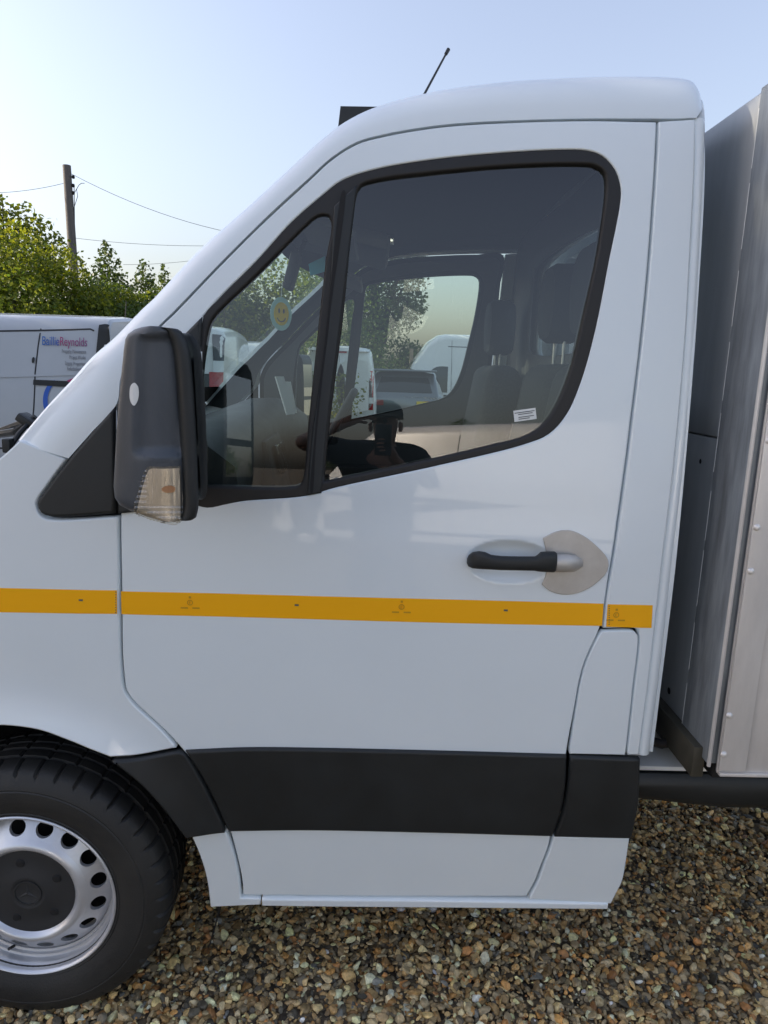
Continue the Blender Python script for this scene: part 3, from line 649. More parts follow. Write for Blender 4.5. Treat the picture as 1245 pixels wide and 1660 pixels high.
# ------- wheels of the truck
def make_wheel(cx, cy, out, parent_):
    "out = -1: outer face looks to -Y"
    LOCAL[0] = False
    C0 = V3(cx, cy, WHZ); k = -out
    def tyre_mesh():
        prof = [(.212,-.085),(.216,-.098),(.228,-.106),(.232,-.108),(.234,-.1065),(.252,-.115),(.272,-.1195),(.296,-.1185),(.299,-.1165),(.302,-.1175),(.318,-.113),(.322,-.110),(.334,-.106),(.342,-.099),(.348,-.088),(.3515,-.070),(.3525,-.056),(.346,-.0545),(.346,-.0475),(.3535,-.046),(.354,-.020),(.347,-.0185),(.347,-.0115),(.3545,-.010)]
        prof = prof + [(r, -h) for r, h in reversed(prof)]
        n = 352; v = []; f = []; q = len(prof)
        for i in range(n):
            t = 2*math.pi*i/n
            for j, (r, h) in enumerate(prof):
                if i % 8 == 0 and .322 < r < .3530 and abs(h) > .055: r -= .008 if r > .33 else .004
                if i % 11 == 2 and r > .35 and abs(h) < .05: r -= .006
                tt = t + 0
                v.append(C0 + V3(r*math.cos(tt), h*k, r*math.sin(tt)))
        for i in range(n):
            i2 = (i+1) % n
            for j in range(q-1): f.append((i*q+j, i*q+j+1, i2*q+j+1, i2*q+j))
        m_ = MB(); m_.add(v, f); return m_
    wh = empty('wheel', (cx, cy, 0)) if parent_ is None else None
    ty = tyre_mesh().build('wheel', TYRE, parent_, angle=24)          # the tyre carries rim and cap
    rim = MB().lathe([(p[0], p[1]*k) for p in [(.205,.10),(.2125,-.082),(.2245,-.1035),(.2255,-.1075),(.2225,-.1095),(.2175,-.107),(.2150,-.101),(.2150,-.092),(.2110,-.087),(.2095,-.078),(.2095,-.068),(.2040,-.066),(.2030,-.063),(.2030,-.058),(.1975,-.056),(.1965,.05),(.198,.10)]], 96, C0, 'y').build('rim', SILVER, ty, angle=50)
    # disc with sixteen holes
    def hprof(r):
        P = [(.090,-.080),(.112,-.081),(.1205,-.092),(.128,-.0985),(.136,-.0975),(.144,-.0915),(.150,-.086),(.195,-.054),(.1985,-.050)]
        return float(np.interp(r, [p[0] for p in P], [p[1] for p in P]))
    m_ = MB(); NH = 16; ra, rb = .1485, .1965; rc = (ra+rb)/2
    for h in range(NH):
        t0 = 2*math.pi*(h+.35)/NH; dt = math.pi/NH; ring_o = []; ring_h = []; ring_d = []
        for q in range(24):
            a_ = 2*math.pi*q/24; ca, sa = math.cos(a_), math.sin(a_); s_ = 1/max(abs(ca), abs(sa))
            th = t0+dt*ca*s_; r = rc+(rb-ra)/2*sa*s_; ring_o.append((r*math.cos(th), hprof(r)*k, r*math.sin(th)))
            th = t0+dt*.62*ca; r = rc-.002+.0165*sa; ring_h.append((r*math.cos(th), hprof(r)*k, r*math.sin(th)))
            ring_d.append((r*math.cos(th)*.995, (hprof(r)+.010)*k, r*math.sin(th)*.995))
        m_.loft([[C0+Vector(p) for p in l] for l in (ring_o, ring_h, ring_d)], cap=False)
    m_.lathe([(r, hprof(r)*k) for r in (.09,.112,.117,.1205,.124,.128,.132,.136,.140,.144,.1485)], 96, C0, 'y')
    m_.build('wheel_disc', SILVER, ty, angle=50)
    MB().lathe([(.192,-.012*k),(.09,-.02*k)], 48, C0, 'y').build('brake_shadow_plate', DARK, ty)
    cap = MB().lathe([(.1215,-.079*k),(.119,-.086*k),(.112,-.0875*k),(.100,-.085*k),(.060,-.089*k),(.046,-.094*k),(.040,-.094*k),(.036,-.0915*k),(.0005,-.0915*k)], 72, C0, 'y').build('hub_cap', TRIMD, ty, angle=40)
    em = MB().lathe([(.0345,-.0912*k),(.0345,-.0938*k),(.0310,-.0938*k),(.0310,-.0912*k)], 40, C0, 'y')
    for q in range(3):
        a_ = math.pi/2+q*2*math.pi/3; d = V3(math.cos(a_), 0, math.sin(a_)); s_ = V3(-math.sin(a_), 0, math.cos(a_))
        o_ = C0+V3(0, -.0912*k, 0); em.add([o_+s_*.005, o_+d*.032, o_-s_*.005, o_+V3(0,-.0035*k,0)], [(0,1,3),(1,2,3)])
    em.build('emblem', TRIMD, ty, smooth=False)
    for q in range(5):
        a_ = 2*math.pi*q/5+.5; MB().lathe([(.0001,-.0905*k),(.009,-.090*k),(.012,-.0865*k)], 12, C0+V3(.082*math.cos(a_),0,.082*math.sin(a_)), 'y').build('cap_dimple', DARK, ty)
    va = C0+V3(.196*math.cos(-1.9), -.06*k, .196*math.sin(-1.9)); MB().tube([va, va+V3(.004,-.03*k,.02)], .004, 8).build('valve', RUBBER, ty)
    return ty
make_wheel(WHX, 1.640, -1, TRUCK)
make_wheel(WHX, 2*YC-1.640, 1, TRUCK)

# ------- box body
YB = 1.425; cb = atY(1147.5,1240,YB); XF = cb.x; ZB = cb.z
ysm = .5*(atX(1163,714,XF).y+atX(1106,1160,XF).y); ZT = atX(1240,138,XF).z; YF = 2*YC-YB
BULK = mk('bulkhead_alloy', (.42,.44,.45), .5, metal=.4, noise=.1, nscale=5, stretch=(4,4,.6)); pj = atX(1163,711,XF); zj = pj.z; zt0 = ZT-.012
box = MB().box((XF+.035, (YB+ysm)/2+.003, (ZB+ZT)/2), (.07, ysm-YB-.006, ZT-ZB), .003).build('corner_post', GALV, TRUCK, angle=30)
MB().box((XF+.035, 2*YC-(YB+ysm)/2, (ZB+ZT)/2), (.07, ysm-YB-.006, ZT-ZB), .003).build('corner_post', GALV, TRUCK, angle=30)
ya, yb2 = ysm+.001, 2*YC-ysm-.001
hole = [(1.98,zj+.09),(1.95,zj+.12),(1.95,ZT-.20),(1.98,ZT-.17),(3.0,ZT-.17),(3.03,ZT-.20),(3.03,zj+.12),(3.0,zj+.09)]
for xx in (XF+.005, XF+.030):
    o_ = yz_panel('bulkhead_sheet', [(ya,zj+.002,'c'),(yb2,zj+.002,'c'),(yb2,ZT-.004,'c'),(ya,ZT-.004,'c')], [hole], xx, .02, BULK, TRUCK)
MB().box((XF+.020, YC, (ZB+zj-.002)/2), (.03, YF-YB-2*(ysm-YB), zj-.002-ZB), .002).build('bulkhead_sheet', BULK, TRUCK, angle=30)
MB().box((XF+.045, YC, (ZB+zj)/2), (.03, YF-YB-.02, zj-ZB-.02)).build('bulkhead_core', DARK, TRUCK)
# bright folded edge of the post, then the shut gap and the side sheet
MB().tube([V3(XF+.003, YB+.002, ZB-.004), V3(XF+.003, YB+.002, ZT)], .0045, 8).build('post_edge', ALU, TRUCK)
XS = XF+.050
MB().box((XF+1.5, YB+.045, (ZB+ZT)/2), (2.9, .04, ZT-ZB-.03)).build('body_lining', ALU, TRUCK)
sg = atY(1160,1250,YB-.004); zbs = sg.z; xs0 = max(sg.x, XF+.018)
def sheet(x0, x1, z0, z1, y, t=.006): return MB().box(((x0+x1)/2, y, (z0+z1)/2), (x1-x0, t, z1-z0), .002)
side_s = sheet(xs0, XF+2.7, zbs, ZT, YB-.004).build('side_sheet', ALU, TRUCK, angle=30)
sheet(xs0+.002, xs0+.062, zbs+.006, ZT-.002, YB-.010, .005).build('edge_strip', ALU, side_s, angle=30)
MB().box((xs0+1.335, YB-.004, zbs-.004), (2.66, .020, .008), .002).build('bottom_rail', ALU, TRUCK, angle=30)
MB().box((XF+1.38, 2*YC-YB, (ZB+ZT)/2), (2.7, .03, ZT-ZB), .002).build('side_sheet', ALU, TRUCK, angle=30)
MB().box((XF+1.38, YC, ZB-.03), (2.7, YF-YB-.06, .04), .002).build('body_floor', DARK, TRUCK)
MB().box((XF+2.7, YC, (ZB+ZT)/2), (.03, YF-YB-.06, ZT-ZB), .002).build('tail_sheet', ALU, TRUCK)
for (px, py) in ((1227,855),(1217,926),(1182,1160),(1173,1223)):
    p = atY(px, py, YB-.0125); MB().lathe([(.0001,-.0045),(.004,-.0040),(.0065,-.0022),(.0075,0)], 14, p, 'y').build('rivet', ALU, side_s)
for k in range(7):
    p = atY(1227,855,YB-.0125)+V3(.0, 0, .18*(k+1))
    if p.z < ZT-.03: MB().lathe([(.0001,-.0045),(.004,-.0040),(.0065,-.0022),(.0075,0)], 14, p, 'y').build('rivet', ALU, side_s)
hb_ = MB().box((XF-.006, (YB+.03+YF-.03)/2, ZB-.012), (.028, YF-YB-.06, .075), .003).build('front_bearer', mk('olive_primer', (.055,.050,.036), .6, noise=.3, nscale=15), TRUCK, angle=30)
for k in range(9):
    za = ZB+(ZT-ZB)*(k+.04)/9; zb2 = ZB+(ZT-ZB)*(k+random.uniform(.75,.97))/9; MB().tube([V3(XF+.001, ysm-.002, za), V3(XF+.001, ysm-.002, zb2)], .0017, 6).build('sealant_bead', WHITEP, TRUCK)
p = atX(1136,748,XF); MB().lathe([(.0001,0),(.006,0)], 12, V3(XF-.001, p.y, p.z), 'x').build('bolt_hole', DARK, TRUCK); MB().lathe([(.0001,0),(.009,0)], 12, V3(XF-.001, atX(1085,1120,XF).y, atX(1085,1120,XF).z), 'x').build('bolt_hole', DARK, TRUCK)
pl = atY(1090,1243,1.58)
MB().box((.95, 1.58+.27, pl.z-.006), (.75, .54, .012), .003).build('step_plate', WHITEP, TRUCK, angle=30)
MB().box((.80, 2.0, pl.z+.02), (.5, .03, .05), .004).build('cross_bracket', ALU, TRUCK, angle=30)
zb_ = atY(1100,1318,1.56).z
bar = MB(); rr = []
for x in np.linspace(.60, 3.3, 10):
    e = max(0, 1-(x-.60)/.10); z0 = zb_ + .03*e**2; z1 = pl.z-.016
    rr.append([V3(x, 1.56, z1-.02), V3(x, 1.575, z1), V3(x, 1.86, z1), V3(x, 1.86, z0), V3(x, 1.60, z0), V3(x, 1.57, z0+.012), V3(x, 1.56, z0+.03)])
bar.loft(rr).build('side_tank', mk('satin_black_tank', (.010,.012,.013), .45, noise=.2, nscale=4), TRUCK, angle=50)
MB().tube([atY(1030,1190,1.60), atY(1045,1199,1.60), atY(1072,1206,1.60), atY(1092,1203,1.60), atY(1107,1190,1.61), atY(1108,1165,1.66)], .012, 10).build('hose', RUBBER, TRUCK)
MB().tube([atY(1040,1192,1.9), atY(1060,1150,1.9), atY(1075,1120,1.95)], .02, 10).box(V3(.70, 2.1, .80), (.06, .5, .12), .01).build('cab_mount', DARK, TRUCK)

# ------- door mirror
LV = [(529.5,243,280),(531,232,288),(535,221,294),(543,210,299),(552,205.5,304),(570,203,308.5),(600,200,311.5),(640,196.2,314.5),(700,191,318),(760,188,320.5),(795,186,321.5),(815,188,322),(826,196,321.5),(834,213,320),(841,240,318),(845,262,312)]
YO, YI = 1.245, 1.455
def mirror_ring(py, L, Rr, sh=0.):
    a = atY(L, py, YO+.055); b = atY(Rr, py, YO+.012); z = b.z; xl, xr = a.x, b.x; wd = xr-xl
    f = .30*(YI-YO)
    P = [(xr, YO+.012,'c'), (xr-.10*wd, YO+.003), (xr-.40*wd, YO), (xr-.72*wd, YO+.012), (xl+.05*wd, YO+.034), (xl, YO+.060), (xl+.02*wd, YI-.06), (xl+.12*wd, YI-.008), (xl+.3*wd, YI), (xr-f-.02, YI,'c')]
    return [V3(q.x, q.y, z) for q in resample(spline(P, .004), 64)]
def resample(P, n):
    P = P+[P[0]]; L = [0]
    for a, b in zip(P, P[1:]): L.append(L[-1]+(b-a).length)
    out = []; j = 0
    for k in range(n):
        t = L[-1]*k/n
        while L[j+1] < t: j += 1
        out.append(P[j].lerp(P[j+1], (t-L[j])/max(L[j+1]-L[j], 1e-9)))
    return out
def dens(LV):
    ys = np.array([l[0] for l in LV]); yy = []
    for a, b in zip(ys, ys[1:]): yy += list(np.linspace(a, b, max(2, int((b-a)/6))+1)[:-1])
    yy.append(ys[-1]); return [(y, float(np.interp(y, ys, [l[1] for l in LV])), float(np.interp(y, ys, [l[2] for l in LV]))) for y in yy]
LVd = dens(LV)
def shell_lr(y, L, Rr): return (y, L, Rr-24 if y > 540 else Rr-18)
for far in (False,):
    rings = [mirror_ring(*shell_lr(*l)) for l in LVd]
    # pressed panel in the outer face of the shell
    for r in rings:
        for q, v_ in enumerate(r):
            e = v_-CAM; dz_ = e.dot(FW); px = W_PX/2+F_PX*e.dot(RT)/dz_; py = H_PX/2-F_PX*e.dot(UP)/dz_
            if v_.y < YO+.06 and v_.x < r[0].x+.03:
                def ss(a, b, t): t = min(1, max(0, (t-a)/(b-a))); return t*t*(3-2*t)
                xl = 227-(py-550)*.03
                k_ = ss(xl-7, xl+7, px)*(1-ss(292, 296, px))*ss(540, 552, py)*(1-ss(726, 744, py))
                v_.y += .011*k_
    DM = MB().loft(rings).build('door_mirror', WORN, TRUCK, angle=50)
    rimr = []
    for (y, L, Rr) in LVd:
        yy = 687+(y-687)*.985
        r1 = mirror_ring(yy, Rr-25, Rr); rimr.append(r1)
    RM = MB().loft(rimr).build('mirror_rim', PLASTIC, DM, angle=50)
from mathutils.bvhtree import BVHTree
def bvh_of(*objs):
    vs = []; fs = []
    for o in objs:
        n = len(vs); vs += [o.matrix_world @ v.co if False else v.co.copy() for v in o.data.vertices]; fs += [tuple(i+n for i in p.vertices) for p in o.data.polygons]
    return BVHTree.FromPolygons(vs, fs)
def decal(name, poly_px, tree, off, mat, parent, res=3., thick=0., fn=None):
    L = spline(poly_px, res); 
    if area(L) < 0: L.reverse()
    xs = [p.x for p in L]; ys = [p.y for p in L]
    gx, gy = np.meshgrid(np.arange(min(xs), max(xs), res), np.arange(min(ys), max(ys), res)); gx = gx.ravel(); gy = gy.ravel()
    ok = inside_np(L, gx, gy) & (dist_np(L, gx, gy) > res*.6)
    pts = L+[Vector((a, b)) for a, b in zip(gx[ok], gy[ok])]; n = len(L)
    ov, oe, of, orv, _, _ = delaunay_2d_cdt(pts, [(i, (i+1) % n) for i in range(n)], [], 0, 1e-6)
    T = np.array([[ov[i].x for i in f]+[ov[i].y for i in f] for f in of]); okf = inside_np(L, T[:, :3].mean(1), T[:, 3:].mean(1))
    v = []; last = 1.3
    for p in ov:
        d = ray(p.x, p.y).normalized(); h = tree.ray_cast(CAM, d)
        if h[0] is None: h = (CAM+d*last, -d, 0, last)
        last = h[3]; nn = h[1] if h[1].dot(d) < 0 else -h[1]
        dd = off if fn is None else off+fn(p.x, p.y)
        v.append(h[0]+(nn*.6-d*.4).normalized()*dd)
    return MB().add(v, [tuple(f) for f, k in zip(of, okf) if k]).build(name, mat, parent, angle=60)
TR = bvh_of(DM, RM)
decal('mirror_sticker', [(218,620.5),(223,625),(225,637),(223,650),(217.5,657.5),(212.5,652),(210.5,639),(212.5,625)], TR, .0012, WHITEP, DM, 2.)
IND = [(240,757.5),(262,756),(292.5,755,'c'),(295,800),(295.5,845,'c'),(284,851),(268,849),(245,843),(216,831,'c'),(221,812),(229,785)]
decal('indicator_reflector', [(243,761),(262,760),(290,759,'c'),(292,800),(292,842,'c'),(280,846),(246,839),(222,830,'c'),(226,812),(233,785)], TR, .0015, mk('reflector_silver', (.72,.70,.68), .22, metal=.5, noise=.12, nscale=60, stretch=(1,1,.3)), DM, 3.)
IL = decal('indicator_lens', IND, TR, .006, LENS, DM, 1.5, fn=lambda x, y: .0011*math.sin(x*1.0)+(.0013*math.sin(y*.75) if x < 240 or y > 818 else 0))
decal('indicator_bulb', [(266,789),(278,787),(284,791),(282,797),(267,798),(262,793)], TR, .003, AMBER, DM, 3.)
decal('shell_recess_edge', [(228,733),(240,741),(262,743.5),(284,740),(290,733),(285,746),(262,748.5),(240,746)], TR, .0012, WORN, DM, 3.)
# glass of the mirror, facing back and slightly inwards, in two panes
fa = atY(309,600,YO+.02); fb = atY(320,800,YO+.02)
def mg(name, f0, f1, parent):
    P = []
    for f in (f0, f1):
        b = fa.lerp(fb, f); P.append((b+V3(.0035,.012,0), b+V3(.0035-.30*.17-.004,.172,0)))
    v = [P[0][0], P[0][1], P[1][1], P[1][0]]; return MB().add(v, [(0,1,2,3)]).build(name, MIRROR, parent, smooth=False)
mg('mirror_glass', -.10, .62, DM); mg('mirror_glass', .70, 1.06, DM)
for f in (.18, .82):
    b = fa.lerp(fb, f); MB().box(b+V3(-.075,.235,0), (.06,.14,.075), .018).build('mirror_arm', PLASTIC, DOOR)
# the other mirror, on the far door: same pieces turned over the centre plane
def flip_copy(o, par, name):
    me = o.data.copy(); 
    for v in me.vertices: v.co.y = 2*YC-v.co.y
    me.flip_normals(); c = bpy.data.objects.new(name, me); link(c, par); c.matrix_parent_inverse = o.matrix_parent_inverse.copy(); return c
fm = flip_copy(DM, TRUCK, 'door_mirror'); fr = flip_copy(RM, fm, 'mirror_rim')
for o in [c for c in DM.children if c.name.startswith('mirror_glass')]: flip_copy(o, fm, 'mirror_glass')

# ------- inside the cab
dash = [(-.86,1.20),(-.83,1.33),(-.70,1.43),(-.52,1.50),(-.42,1.505),(-.36,1.46),(-.345,1.36),(-.38,1.15),(-.40,.82),(-.62,.70),(-.80,.80)]
dd = MB(); rr = []
for y in np.linspace(1.60, 2*YC-1.60, 15):
    u = abs(y-YC)/(YC-1.6); bump_ = .035*math.exp(-((y-3.02)/.22)**2); rr.append([V3(x+.05*u**3, y, z-.02*u**4+(bump_ if z > 1.42 else 0)) for x, z in dash])
dd.loft(rr).build('dashboard', TRIMD, TRUCK, angle=50)
MB().box((-.345, 2.44, 1.32), (.06, .34, .22), .02, Euler((0, R(-12), 0))).build('centre_console', TRIMD, TRUCK)
MB().box((-.310, 2.44, 1.36), (.012, .17, .10), .004, Euler((0, R(-12), 0))).build('radio_screen', CARGLASS, TRUCK)
SW = V3(-.17, 3.03, 1.40); ax = Euler((0, R(-62), 0)).to_matrix()
ring = [SW + ax @ V3(.195*math.cos(t), .195*math.sin(t), 0) for t in np.linspace(0, 2*math.pi, 41)]
sw = MB().tube(ring, .016, 10, cap=False).box(SW, (.06,.16,.10), .02).tube([SW+ax@V3(0,.18,0), SW+ax@V3(0,-.18,0)], .014, 8).tube([SW, SW+ax@V3(.19,0,0)], .014, 8)
sw.build('steering_wheel', TRIMD, TRUCK)
MB().tube([SW, SW+V3(-.35,0,-.12)], .03, 10).build('steering_column', TRIMD, TRUCK)
def rounded(c, d, r, rot=None):
    bm = bmesh.new(); bmesh.ops.create_cube(bm, size=1); bmesh.ops.scale(bm, vec=d, verts=bm.verts)
    bmesh.ops.bevel(bm, geom=bm.edges[:], offset=r, segments=4, affect='EDGES', profile=.5)
    Mx = Matrix.Translation(c) @ (rot.to_matrix().to_4x4() if rot else Matrix()); bm.verts.index_update()
    mb = MB(); mb.add([Mx @ v.co for v in bm.verts], [[v.index for v in f.verts] for f in bm.faces]); bm.free(); return mb
def seat(x, y, w_, hz, ztop):
    s_ = rounded(V3(x-.20, y, .95), (.50, w_, .18), .06).build('seat_cushion', FABRIC, TRUCK)
    b = rounded(V3(x-.02, y, (1.0+ztop)/2), (.14, w_, ztop-1.0+.03), .06, Euler((0, R(9), 0))).build('seat_back', FABRIC, TRUCK)
    P = [(-.5,.06),(-.40,.36),(-.22,.5),(.22,.5),(.40,.36),(.5,.06),(.36,-.44),(.26,-.5),(-.26,-.5),(-.36,-.44)]
    hh = .215; ww = .235; rg = []
    L = spline(P, .08)
    for dx, s in ((-.055,.55),(-.050,.86),(-.030,1.),(.030,1.),(.050,.86),(.055,.55)):
        rg.append([V3(x+.03+dx, y+q.x*ww*s, hz+q.y*hh*(1-(1-s)*.8)) for q in L])
    MB().loft(rg).build('headrest', HEADREST, b)
    for q in (-.055, .055): MB().tube([V3(x+.03, y+q, ztop-.05), V3(x+.03, y+q, hz-hh*.4)], .005, 8).build('headrest_post', mk('dull_steel', (.35,.36,.37), .35, metal=1), b)
ph = atY(912,494,2.16); zs = atY(895,597,2.16).z; seat(ph.x-.03, 2.16, .40, ph.z, zs)
ph2 = ph; seat(ph.x-.03, 1.80, .36, ph.z, zs)
seat(ph.x-.06, 3.05, .50, ph.z-.02, zs)
for y in (2.05, 2.95):
    MB().box((-.13, y, 2.02), (.16, .42, .02), .008, Euler((0, R(20), 0))).build('sun_visor', TRIM, TRUCK)
pv = atY(632,388,2.42); MB().box(pv, (.03,.05,.03), .008).build('visor_clip', CHROME, TRUCK)
MB().box(atY(548,392,2.42)+V3(0,0,0), (.34,.45,.05), .02, Euler((0,R(12),0))).build('overhead_console', TRIM, TRUCK)
rvm = atY(474,440,2.40); MB().box(rvm, (.03,.10,.12), .012, Euler((0,R(15),0))).tube([rvm, rvm+V3(.05,0,.12)], .008, 8).build('screen_sensor', TRIMD, TRUCK)
# a hanging paper freshener with a plain smiling face
fc = atY(455.5,509,2.33)
FR = MB(); n = 28; ry, rz = .036, .047
ringA = [fc+V3(.004, ry*math.cos(2*math.pi*k/n), rz*math.sin(2*math.pi*k/n)*(1.12 if math.sin(2*math.pi*k/n) > 0 else 1)) for k in range(n)]
rot_f = Matrix.Rotation(R(-58), 4, 'Z'); Tf = Matrix.Translation(fc)
def turn(P): return [Tf @ rot_f @ (Vector(p)-fc) for p in P]
FRE = empty('air_freshener', fc-V3(0,0,rz)); tag(FRE, 'small yellow smiling face air freshener hanging inside the windscreen', 'air freshener')
def disc(sy, sz, x, oy=0, oz=0, n=28, th=.002):
    r0 = [fc+V3(x, oy+sy*math.cos(2*math.pi*k/n), oz+sz*math.sin(2*math.pi*k/n)) for k in range(n)]
    return MB().loft([turn(r0), turn([p+V3(th,0,0) for p in r0])])
disc(.037,.052,0).build('card', mk('pale_teal_card', (.45,.72,.68), .6), FRE)
for s_ in (-1, 1): pass
for x, th in ((.0022,.0008),(-.0012,.0008)):
    disc(.026,.036,x,th=th).build('face', mk('yellow_card', (.85,.58,.03), .6), FRE)
    for s_ in (-1, 1): disc(.003,.008,x+(.001 if x > 0 else -.001),.008*s_,.009,12,.0006).build('eye', INK, FRE)
    arc = [fc+V3(x+(.0012 if x > 0 else -.0006), .015*math.cos(t), -.006+.018*math.sin(t)) for t in np.linspace(R(200), R(340), 9)]
    MB().tube(turn(arc), .0016, 6).build('mouth', INK, FRE)
MB().tube([fc+V3(0,0,.05), fc+V3(.004,.004,.10), rvm+V3(0,0,-.04)], .0012, 6).build('string', mk('pale_string', (.5,.55,.5), .8), FRE)
bt = [atY(500,428,2.30), atY(527,415,2.30), atY(527,440,2.30), atY(503,447,2.30)]
MB().add(bt+[p+V3(0,.004,0) for p in bt], [(0,1,2,3),(7,6,5,4),(0,4,5,1),(1,5,6,2),(2,6,7,3),(3,7,4,0)]).build('screen_permit', mk('teal_permit', (.05,.32,.42), .5), TRUCK, smooth=False)
pp = atY(470,640,2.44); MB().box(V3(-.29,2.36,pp.z), (.004,.05,.13), 0, Euler((0,R(-20),R(-25)))).box(V3(-.285,2.46,pp.z-.01), (.004,.04,.11), 0, Euler((0,R(-14),R(-30)))).build('paperwork', WHITEP, TRUCK, smooth=False)

# ================================================================== other vehicles
LOCAL[0] = True
def body_section(zb, zt, wb, wt, W, belt, r, n=6, crown_=.04):
    "half ring from the middle of the floor over the near side (y = 0 is the near side plane) to the middle of the roof"
    c = W/2; P = [(c, zb), (c-wb+.10, zb), (c-wb+.02, zb+.05), (c-wb, zb+.16), (c-wb-.012, zb+(belt-zb)*.55), (c-wb, belt)]
    top = zt-r
    if top > belt+.02:
        for k in range(1, 4):
            f = k/3; P.append((c-wb+(wb-wt)*f**1.4, belt+(top-belt)*f))
    else:
        for k in range(1, 4): P.append((c-wb+.004*k, belt+.003*k)); 
        top = belt+.012
        r = max(zt-top, .02)
    y0 = P[-1][0]
    for k in range(1, n+1):
        t = k/n*math.pi/2; P.append((y0+r*(1-math.cos(t)), top+r*math.sin(t)))
    P.append((c-(c-P[-1][0])*.5, zt+crown_*.8)); P.append((c, zt+crown_))
    return P
def car_body(W, stations, belt):
    rings = []
    for (x, zb, zt, wb, wt, r) in stations:
        h = body_section(zb, zt, wb, wt, W, min(belt, zt-.05), r)
        full = [(y, z) for y, z in h] + [(W-y, z) for y, z in reversed(h[1:-1])]
        rings.append([V3(x, y, z) for y, z in full])
    return MB().loft(rings)
class Veh:
    def __init__(s, name, label, cat, loc, rz, W, stations, belt, paint, group=None):
        s.W = W; s.root = empty(name, loc, rz); tag(s.root, label, cat, group)
        s.body = car_body(W, stations, belt).build('body', paint, s.root, angle=38)
        s.tree = bvh_of(s.body); s.L = -min(q[0] for q in stations)
    def patch(s, name, poly, axis, mat, off=.004, parent=None, res=.06, edge=.04):
        """poly in (x,z) for axis 'n' (near side) / 'f' (far side), in (y,z) for 'r' (rear, +x) / 'w' (front, -x)"""
        L = spline(poly, edge)
        if area(L) < 0: L.reverse()
        xs = [p.x for p in L]; ys = [p.y for p in L]
        gx, gy = np.meshgrid(np.arange(min(xs), max(xs), res), np.arange(min(ys), max(ys), res)); gx = gx.ravel(); gy = gy.ravel()
        ok = inside_np(L, gx, gy) & (dist_np(L, gx, gy) > min(res, edge)*.5)
        pts = L+[Vector((float(a), float(b))) for a, b in zip(gx[ok], gy[ok])]; n = len(L)
        ov, oe, of, orv, _, _ = delaunay_2d_cdt(pts, [(i, (i+1) % n) for i in range(n)], [], 0, 1e-6)
        T = np.array([[ov[i].x for i in f]+[ov[i].y for i in f] for f in of]); okf = inside_np(L, T[:, :3].mean(1), T[:, 3:].mean(1))
        o_, d = {'n': (lambda u, w_: V3(u, -3, w_), V3(0,1,0)), 'f': (lambda u, w_: V3(u, s.W+3, w_), V3(0,-1,0)), 'r': (lambda u, w_: V3(3, u, w_), V3(-1,0,0)), 'w': (lambda u, w_: V3(-s.L-3, u, w_), V3(1,0,0))}[axis]
        v = []; last = 3.
        for p in ov:
            h = s.tree.ray_cast(o_(p.x, p.y), d)
            if h[0] is not None: last = h[3]
            v.append(o_(p.x, p.y)+d*(last-off))
        return MB().add(v, [tuple(f) for f, k in zip(of, okf) if k]).build(name, mat, parent or s.root, angle=60)
    def seam(s, pts, axis, wd=.010, mat=None):
        "thin shut line along a polyline"
        P = [Vector(p) for p in pts]; l = []; r = []
        for i, p in enumerate(P):
            t = (P[min(i+1, len(P)-1)]-P[max(i-1, 0)]).normalized(); n_ = Vector((-t.y, t.x))*wd/2; l.append(tuple(p+n_)+('c',)); r.append(tuple(p-n_)+('c',))
        return s.patch('shut_line', l+r[::-1], axis, mat or SEAMM, .0025, s.body, res=.3, edge=.10)
    def wheel(s, x, near=True, r=.33):
        y = .11 if near else s.W-.11; k = 1 if near else -1
        sgn = -k
        w_ = MB().lathe([(r*.64, sgn*.10),(r*.70, sgn*.115),(r*.9, sgn*.12),(r*.98, sgn*.095),(r, sgn*.05),(r, -sgn*.08),(r*.9, -sgn*.11),(r*.6, -sgn*.1)], 32, (x, y+.02*k, r), 'y').build('wheel', TYRE, s.root)
        MB().lathe([(r*.65, sgn*.105),(r*.60, sgn*.08),(r*.45, sgn*.075),(r*.2, sgn*.105),(.001, sgn*.108)], 24, (x, y+.02*k, r), 'y').build('wheel_trim', SILVER, w_)
        arch = [(x+math.cos(t)*(r+.07), r+math.sin(t)*(r+.07)) for t in np.linspace(R(-18), R(198), 15)]
        s.patch('wheel_arch', [tuple(a)+(('c',) if i in (0, 14) else ()) for i, a in enumerate(arch)], 'n' if near else 'f', DARK, .004)
SEAMM = mk('shut_line_dark', (.03,.032,.036), .7)
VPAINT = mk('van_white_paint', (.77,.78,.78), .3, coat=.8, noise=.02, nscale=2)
SMOKE = mk('smoked_lamp', (.03,.03,.032), .2, coat=.8)
LAMPW = mk('clear_lamp', (.75,.77,.78), .15, coat=1)
